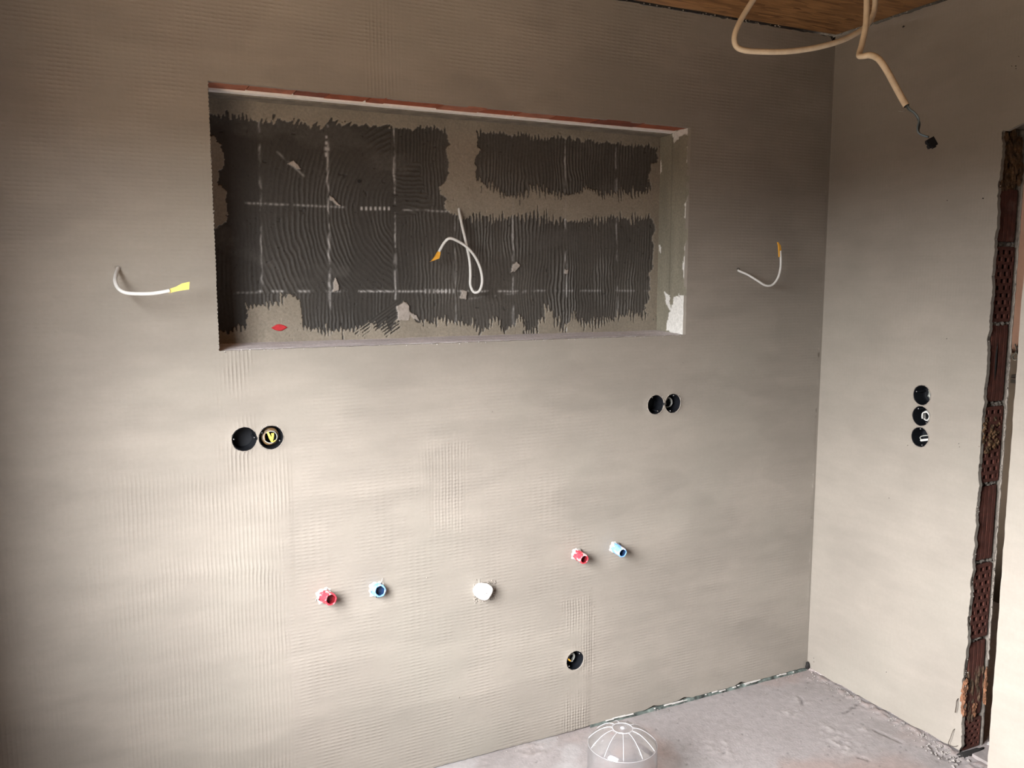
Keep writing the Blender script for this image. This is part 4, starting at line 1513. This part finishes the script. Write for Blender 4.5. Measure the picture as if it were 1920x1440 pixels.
# ------------------------------------------------------------------ pipe plugs
def pipe_plug(label, base, tip, length, mat, mat_in, seed, R0):
    b = hit(base[0], base[1], 1, 0.0)
    t = hit(tip[0], tip[1], 1, -length)
    ax = Vector(t - b).normalized()
    o = thing('pipe_plug', label, 'pipe plug', tuple(b), 'coloured plugs in the water outlets')
    q = Vector((0, -1, 0)).rotation_difference(ax).to_matrix()
    L = (t - b).dot(np.array(ax))
    B = Vector(b)
    rr = random.Random(seed)
    n = 24

    def prof(r_in, list_rt):
        V, F = [], []
        for r, tt in list_rt:
            for k in range(n):
                a = 2 * math.pi * k / n
                hexf = 1 - 0.07 * abs(math.sin(3 * a)) if tt > L * .55 else 1
                p = Vector((r * hexf * math.cos(a), -tt, r * hexf * math.sin(a)))
                V.append(B + q @ p)
        m = len(list_rt)
        for j in range(m - 1):
            for k in range(n):
                F.append((j * n + k, (j + 1) * n + k, (j + 1) * n + (k + 1) % n, j * n + (k + 1) % n))
        return V, F
    V, F = prof(0, [(R0 * 1.02, -.012), (R0 * 1.02, L * .45), (R0 * .97, L * .56), (R0 * 1.0, L * .62), (R0 * 1.0, L * .97), (R0 * .93, L), (R0 * .82, L), (R0 * .78, L - .002)])
    mesh_obj('plug_body', V, F, mat, o, False)
    V, F = [], []
    for tt, r in ((L - .0015, R0 * .80), (L - .020, R0 * .66), (L - .021, 0.0004)):
        for k in range(6):
            a = 2 * math.pi * k / 6 + .3
            V.append(B + q @ Vector((r * math.cos(a), -tt, r * math.sin(a))))
    for j in range(2):
        for k in range(6):
            F.append((j * 6 + k, (j + 1) * 6 + k, (j + 1) * 6 + (k + 1) % 6, j * 6 + (k + 1) % 6))
    # ring that closes the mouth between round rim and hexagonal bore
    V2, F2 = [], []
    for k in range(n):
        a = 2 * math.pi * k / n
        V2.append(B + q @ Vector((R0 * .83 * math.cos(a), -L + .0005, R0 * .83 * math.sin(a))))
    for k in range(n):
        a = 2 * math.pi * k / n
        am = ((a - .3) % (math.pi / 3)) - math.pi / 6
        rh = R0 * .80 * math.cos(math.pi / 6) / math.cos(am)
        V2.append(B + q @ Vector((rh * math.cos(a), -L + .0015, rh * math.sin(a))))
    F2 = [(k, n + k, n + (k + 1) % n, (k + 1) % n) for k in range(n)]
    mesh_obj('rim', V2, F2, mat, o)
    s = mesh_obj('hex_socket', V, F, mat_in, o)
    s['label'] = 'hexagonal bore with shade painted in'
    g = Geo()

    def wob(a, j):
        return .12 * math.sin(4 * a + seed + j) + .1 * math.sin(9 * a + 2 * seed)
    g.lathe([(R0 * .95, -.012), (R0 * 1.08, -.006), (R0 * 1.18, -.001), (R0 * 1.35, .001)], 26, 'y', (b[0], 0, b[2]), wob)
    g.build('filler_collar', MAT_FILLER_WHITE, o, True)
    return o, B, q, L


o, B, q, L = pipe_plug('red pipe plug at the far left, left of the lower blue plug', (608, 1117), (621, 1124), .050, MAT_RED, MAT_RED_IN, 1, 0.0182)
g = Geo()
for p in (((-.012, -.004, -.001), (-.022, -.003, -.002), (-.026, -.001, -.012)), ((.004, -.012, .014), (.012, -.022, .019), (.018, -.028, .006))):
    g.tube([B + Vector(t) for t in p], [.0012, .0007], 5, True, 4)
g.build('filler_shred', MAT_FILLER_WHITE, o)
o, B, q, L = pipe_plug('blue pipe plug of the lower left pair, facing straight out', (706, 1105), (713, 1108), .030, MAT_BLUE, MAT_BLUE_IN, 2, 0.0190)
for p in (((.004, -.008, .014), (.012, -.010, .024), (.017, -.006, .034)), ((.008, -.010, .012), (.016, -.012, .013), (.018, -.008, .020)), ((-.012, -.012, -.006), (-.014, -.010, -.016))):
    g = Geo()
    g.tube([B + Vector(t) for t in p], [.0009, .0006], 5, True, 4)
    g.build('mesh_thread', MAT_FILLER_WHITE, o)
o, B, q, L = pipe_plug('red pipe plug of the upper right pair, whitened with filler', (1081, 1039), (1096, 1049), .050, MAT_RED, MAT_RED_IN, 3, 0.0164)
for p in (((-.002, -.020, -.012), (-.006, -.022, -.026)), ((.010, -.045, -.014), (.011, -.045, -.022))):
    g = Geo()
    g.tube([B + Vector(t) for t in p], [.0007, .0005], 5, True, 4)
    g.build('mesh_thread', MAT_WIRE_DARK, o)
pipe_plug('blue pipe plug at upper right, rightmost of the four plugs', (1152, 1026), (1168, 1037), .052, MAT_BLUE, MAT_BLUE_IN, 4, 0.0164)

# white drain stub
b = hit(900, 1106, 1, 0.0)
t = hit(910, 1110, 1, -0.035)
o = thing('drain_cap', 'round white drain cap in a rough square of filler on the back wall', 'drain cap', tuple(b))
g = Geo()


def wobd(a, j):
    return .018 * math.sin(3 * a + .7) + .012 * math.sin(7 * a) + (.06 * max(0, math.cos(a + 1.2)) ** 20 if j > 1 else 0)


ax = Vector(t - b)
V, F, n = [], [], 40
prof = [(.0235, -.2), (.0250, .25), (.0262, .62), (.0268, .85), (.0258, .97), (.0225, 1.02), (.0150, 1.0), (.004, .97), (.0004, .97)]
for j, (r, s) in enumerate(prof):
    for k in range(n):
        a = 2 * math.pi * k / n
        rr = r * (1 + wobd(a, j) * (1 if r > .01 else 0))
        p = Vector(b) + ax * s + Vector((rr * math.cos(a), .0015 * math.sin(4 * a + j), rr * math.sin(a)))
        V.append(p)
for j in range(len(prof) - 1):
    for k in range(n):
        F.append((j * n + k, (j + 1) * n + k, (j + 1) * n + (k + 1) % n, j * n + (k + 1) % n))
mesh_obj('cap', V, F, MAT_WHITE, o, True)
g = Geo()
g.blob(tuple(Vector(b) + ax * 1.02 + Vector((0.001, 0, -.004))), (.0035, .0015, .0025), 3, 8, 5, .3)
g.blob(tuple(Vector(b) + ax * .9 + Vector((.017, -.001, .010))), (.004, .003, .003), 5, 8, 5, .4)
g.build('filler_blob', MAT_FILLER_WHITE, o, True)

# ------------------------------------------------------------------ loose cable ends on the back wall
def W(px, py, y):
    return tuple(hit(px, py, 1, y))


o = thing('cable_end', 'white cable tail with wide yellow tape flag, left of the niche', 'cable', W(221, 503, 0))
g = Geo()
g.tube([W(222, 500, .012), W(221, 505, -.006), W(217, 516, -.045), W(216, 528, -.075), W(222, 541, -.095), (W(236, 549, -.11)), W(262, 551, -.12), W(290, 550, -.125), W(319, 545, -.13)], .0046, 10)
g.build('sheath', MAT_CABLE, o, True)
P = [Vector(W(317, 546, -.13)), Vector(W(330, 542, -.132)), Vector(W(341, 538, -.134)), Vector(W(355, 535.5, -.136))]
V, F = ribbon(P, (.0098, .0115, .0170, .0185), (.12, 0, 1), .0022)
mesh_obj('tape', V, F, MAT_TAPE, o)
g = Geo()
g.lathe([(.007, -.0005), (.0065, -.003), (.0055, .006)], 14, 'y', (W(221, 503, 0)[0], 0, W(221, 503, 0)[2]), lambda a, j: .2 * math.sin(3 * a))
g.build('filler_collar', MAT_FILLER, o, True)

o = thing('cable_end', 'thin grey cable tail with orange tape tip, right of the niche', 'cable', W(1385, 507, 0))
g = Geo()
g.tube([W(1384, 505, .012), W(1386, 508, -.008), W(1402, 515, -.03), W(1420, 526, -.05), W(1435, 535, -.06), W(1448, 534, -.065), W(1458, 522, -.07), W(1463, 505, -.07), W(1464, 488, -.07), W(1463, 470, -.07)], .0040, 9)
g.build('sheath', MAT_CABLE, o, True)
P = [Vector(W(1463.5, 482, -.071)), Vector(W(1463, 470, -.072)), Vector(W(1462, 460, -.072)), Vector(W(1459, 454, -.070))]
V, F = ribbon(P, (.0105, .0105, .0085, .003), (1, 0, 0), .005)
mesh_obj('tape', V, F, MAT_ORANGE, o)
g = Geo()
g.lathe([(.0055, -.0005), (.005, -.002), (.0035, .006), (.0002, .006)], 12, 'y', (W(1384, 506, 0)[0], 0, W(1384, 506, 0)[2] + .002))
g.build('hole', MAT_DARK, o)

o = thing('cable_end', 'looped white cable with orange tape tip hanging inside the niche', 'cable', W(861, 394, DN))
g = Geo()
g.tube([W(861, 390, DN + .006), W(861, 396, DN - .012), W(866, 422, DN - .03), W(873, 452, DN - .045), W(880, 486, DN - .05), W(882, 512, DN - .055), W(882, 535, DN - .055), W(889, 548, DN - .06),
        W(899, 545, DN - .07), W(904, 528, DN - .075), W(901, 505, DN - .08), W(891, 482, DN - .085), W(876, 464, DN - .09), W(858, 452, DN - .09), W(843, 447, DN - .088), W(833, 455, DN - .08), W(823, 472, DN - .075)], .0044, 10)
g.build('sheath', MAT_CABLE, o, True)
P = [Vector(W(824, 471, DN - .078)), Vector(W(821, 479, DN - .079)), Vector(W(817, 487, DN - .079)), Vector(W(812, 489, DN - .076))]
V, F = ribbon(P, (.009, .017, .026, .020), (1, 0, .35), .009)
mesh_obj('tape', V, F, MAT_ORANGE, o)

# ------------------------------------------------------------------ conduits from the ceiling
def D(px, py, d):
    return tuple(at_depth(px, py, d))


o = thing('conduit', 'beige conduit bent in one wide loop below the ceiling', 'conduit', D(1500, -60, 2.45))
g = Geo()
g.tube([D(1470, -75, 2.50), D(1438, -38, 2.48), D(1407, 8, 2.46), D(1389, 38, 2.45), D(1377.5, 66, 2.44), D(1380, 86, 2.44), D(1396, 94.5, 2.44), D(1430, 97, 2.44), D(1470, 97, 2.44), D(1515, 92, 2.45), D(1556, 83, 2.46), D(1592, 70, 2.48), D(1622, 51, 2.50), D(1637, 28, 2.52), D(1641, 0, 2.53), D(1640, -40, 2.52), D(1638, -80, 2.50)], .0081, 14)
g.build('tube', MAT_CONDUIT, o, True)
o = thing('conduit', 'beige conduit hanging from the ceiling with sharp kink and cut end', 'conduit', D(1625, -60, 2.3))
g = Geo()
KP = [D(1626, -75, 2.34), D(1625.5, -20, 2.34), D(1625, 20, 2.33), D(1623, 50, 2.32), D(1616, 84, 2.31), D(1611.5, 99, 2.30), D(1611, 105.0, 2.29), D(1618, 105.5, 2.28), D(1630, 103.5, 2.27), D(1642, 107, 2.255), D(1652, 116, 2.24), D(1665, 136, 2.23), D(1678, 160, 2.22), D(1690, 182, 2.21), D(1700, 199, 2.20)]
g.tube(KP, [.0083] * 5 + [.0082, .0075, .0076, .0084] + [.0085] * 6, 14, False, 8)
g.build('tube', MAT_CONDUIT, o, True)
tip, back = Vector(KP[-1]), Vector(KP[-2])
dr = (tip - back).normalized()
g = Geo()
g.tube([tip - dr * .0006, tip - dr * .004], [.0070, .0068], 12, True, 1)
g.build('tube_bore', MAT_DARK, o)
g = Geo()
g.tube([tip - dr * .012, D(1703, 204, 2.195), D(1712, 210, 2.19), D(1720, 220, 2.19), D(1724, 233, 2.19), D(1722, 246, 2.19), D(1728, 253, 2.19), D(1741, 257, 2.19)], .0026, 8)
g.build('wire', MAT_WIRE_DARK, o, True)
g = Geo()
g.tube([tip - dr * .012 + Vector((.003, 0, 0)), D(1706, 204, 2.19), D(1716, 212, 2.185), D(1723, 224, 2.185), D(1720, 240, 2.185), D(1724, 250, 2.185), D(1740, 256, 2.185)], .0022, 8)
g.build('wire', simple('blue_grey_wire', (0.13, 0.18, 0.21), .5, .1), o, True)
g = Geo()
g.tube([D(1701, 206, 2.195), D(1694, 209, 2.19), D(1684, 208, 2.19)], .0006, 5)
g.build('wire_strand', MAT_CABLE_GREY, o)
# connector block
M3 = Matrix.Rotation(-.5, 3, Vector(FWD)) @ Matrix((tuple(RGT), tuple(UPV), tuple(-FWD))).transposed()
Oc = Vector(D(1746, 267, 2.19))


def cblock(a, b, name, mat, par=None):
    g = Geo()
    g.box(a, b)
    g.v = [tuple(Oc + M3 @ Vector(p)) for p in g.v]
    return g.build(name, mat, par or o)


cb_ = cblock((-.009, -.013, -.008), (.009, .011, .008), 'connector', MAT_BOX)
cblock((-.0130, -.012, -.006), (-.009, -.003, .006), 'connector_lug', MAT_BOX, cb_)
cblock((-.0120, .001, -.006), (-.009, .008, .006), 'connector_lug', MAT_BOX, cb_)
cblock((-.004, -.0165, -.005), (.004, -.013, .005), 'connector_lug', MAT_BOX, cb_)
cblock((.0085, -.012, .001), (.0112, .006, .006), 'connector_lever', MAT_CABLE_GREY, cb_)

# loose wire ends beside the foot of the doorway
def R(px, py, x):
    return tuple(hit(px, py, 0, x))


o = thing('loose_wire', 'thin dark wire loop curling from plaster at the foot of the doorway', 'wire', R(1797, 1398, 0))
g = Geo()
g.tube([R(1792, 1366, .004), R(1787, 1370, -.008), R(1782, 1384, -.012), R(1778, 1394, -.012), R(1783, 1398.5, -.01), R(1791, 1399.5, -.006), R(1799, 1397, .004)], .0010, 6)
g.build('strand', MAT_BROWN_DARK, o, True)
o = thing('loose_wire', 'short dark wire end sticking out below the rusty foam', 'wire', R(1795, 1312, 0))
g = Geo()
g.tube([R(1799, 1308, .005), R(1794, 1314, -.008), R(1793, 1324, -.012), R(1791, 1336, -.010)], .0014, 6)
g.build('strand', MAT_BROWN_DARK, o, True)

# ------------------------------------------------------------------ clear plastic dome on the floor
dd = 2.47
ctr = at_depth(1167, 1393, dd)
RR = 0.1015
zr = float(ctr[2])
o = thing('plastic_dome', 'clear plastic dome cover with radial ribs standing on the floor', 'cover', (ctr[0], ctr[1], 0))
rise = 0.043
prof_out = [(RR * 1.05, 0.003), (RR * 1.03, 0.05), (RR * 1.01, zr * .8), (RR * 1.0, zr - .004), (RR * .985, zr + .002)]
for k in range(1, 9):
    a = k / 8 * 1.05
    prof_out.append((RR * (.985 - .70 * (1 - math.cos(a * math.pi / 2 * .95)) / 1.0 if False else RR * 0 + RR * (.985 - .685 * (k / 8))) if False else RR * (.985 - .685 * (k / 8)), zr + .002 + rise * math.sin(k / 8 * math.pi / 2) ** .9))
prof_out += [(RR * .29, zr + rise + .004), (RR * .26, zr + rise + .002), (RR * .08, zr + rise + .001), (RR * .065, zr + rise + .004), (.0004, zr + rise + .004)]
prof_in = [(max(r - .0016, .0003), z - (.0016 if z > zr - .01 else 0)) for r, z in prof_out][::-1]
g = Geo()
g.lathe(prof_out + prof_in, 72, 'z', (ctr[0], ctr[1], 0))
g.build('shell', MAT_CLEAR, o, True)
for k in range(11):
    a = 2 * math.pi * (k + .3) / 11
    g = Geo()
    pts = [(ctr[0] + (r + .0004) * math.cos(a), ctr[1] + (r + .0004) * math.sin(a), z + .0006) for r, z in prof_out[4:13]]
    g.tube(pts, .0010, 6, True, 2)
    g.build('rib', MAT_CLEAR_RIB, o, True)
g = Geo()
pts = [(ctr[0] + RR * .29 * math.cos(a), ctr[1] + RR * .29 * math.sin(a), zr + rise + .003) for a in np.linspace(0, 2 * math.pi, 41)]
g.tube(pts, .0014, 6, False, 1)
g.build('centre_ring', MAT_CLEAR_RIB, o, True)
g = Geo()
pts = [(ctr[0] + RR * .995 * math.cos(a), ctr[1] + RR * .995 * math.sin(a), zr - .001) for a in np.linspace(0, 2 * math.pi, 73)]
g.tube(pts, .0011, 6, False, 1)
g.build('shoulder_bead', clear_plastic('clear_plastic_bead', .9, .2, .2), o, True)
g = Geo()
g.blob((ctr[0], ctr[1], zr + rise + .004), (RR * .075, RR * .075, .003), 2, 12, 6, .05)
g.build('sprue_nub', MAT_CLEAR_RIB, o, True)

for ob in bpy.data.objects:
    if '_o' in ob:
        del ob['_o']
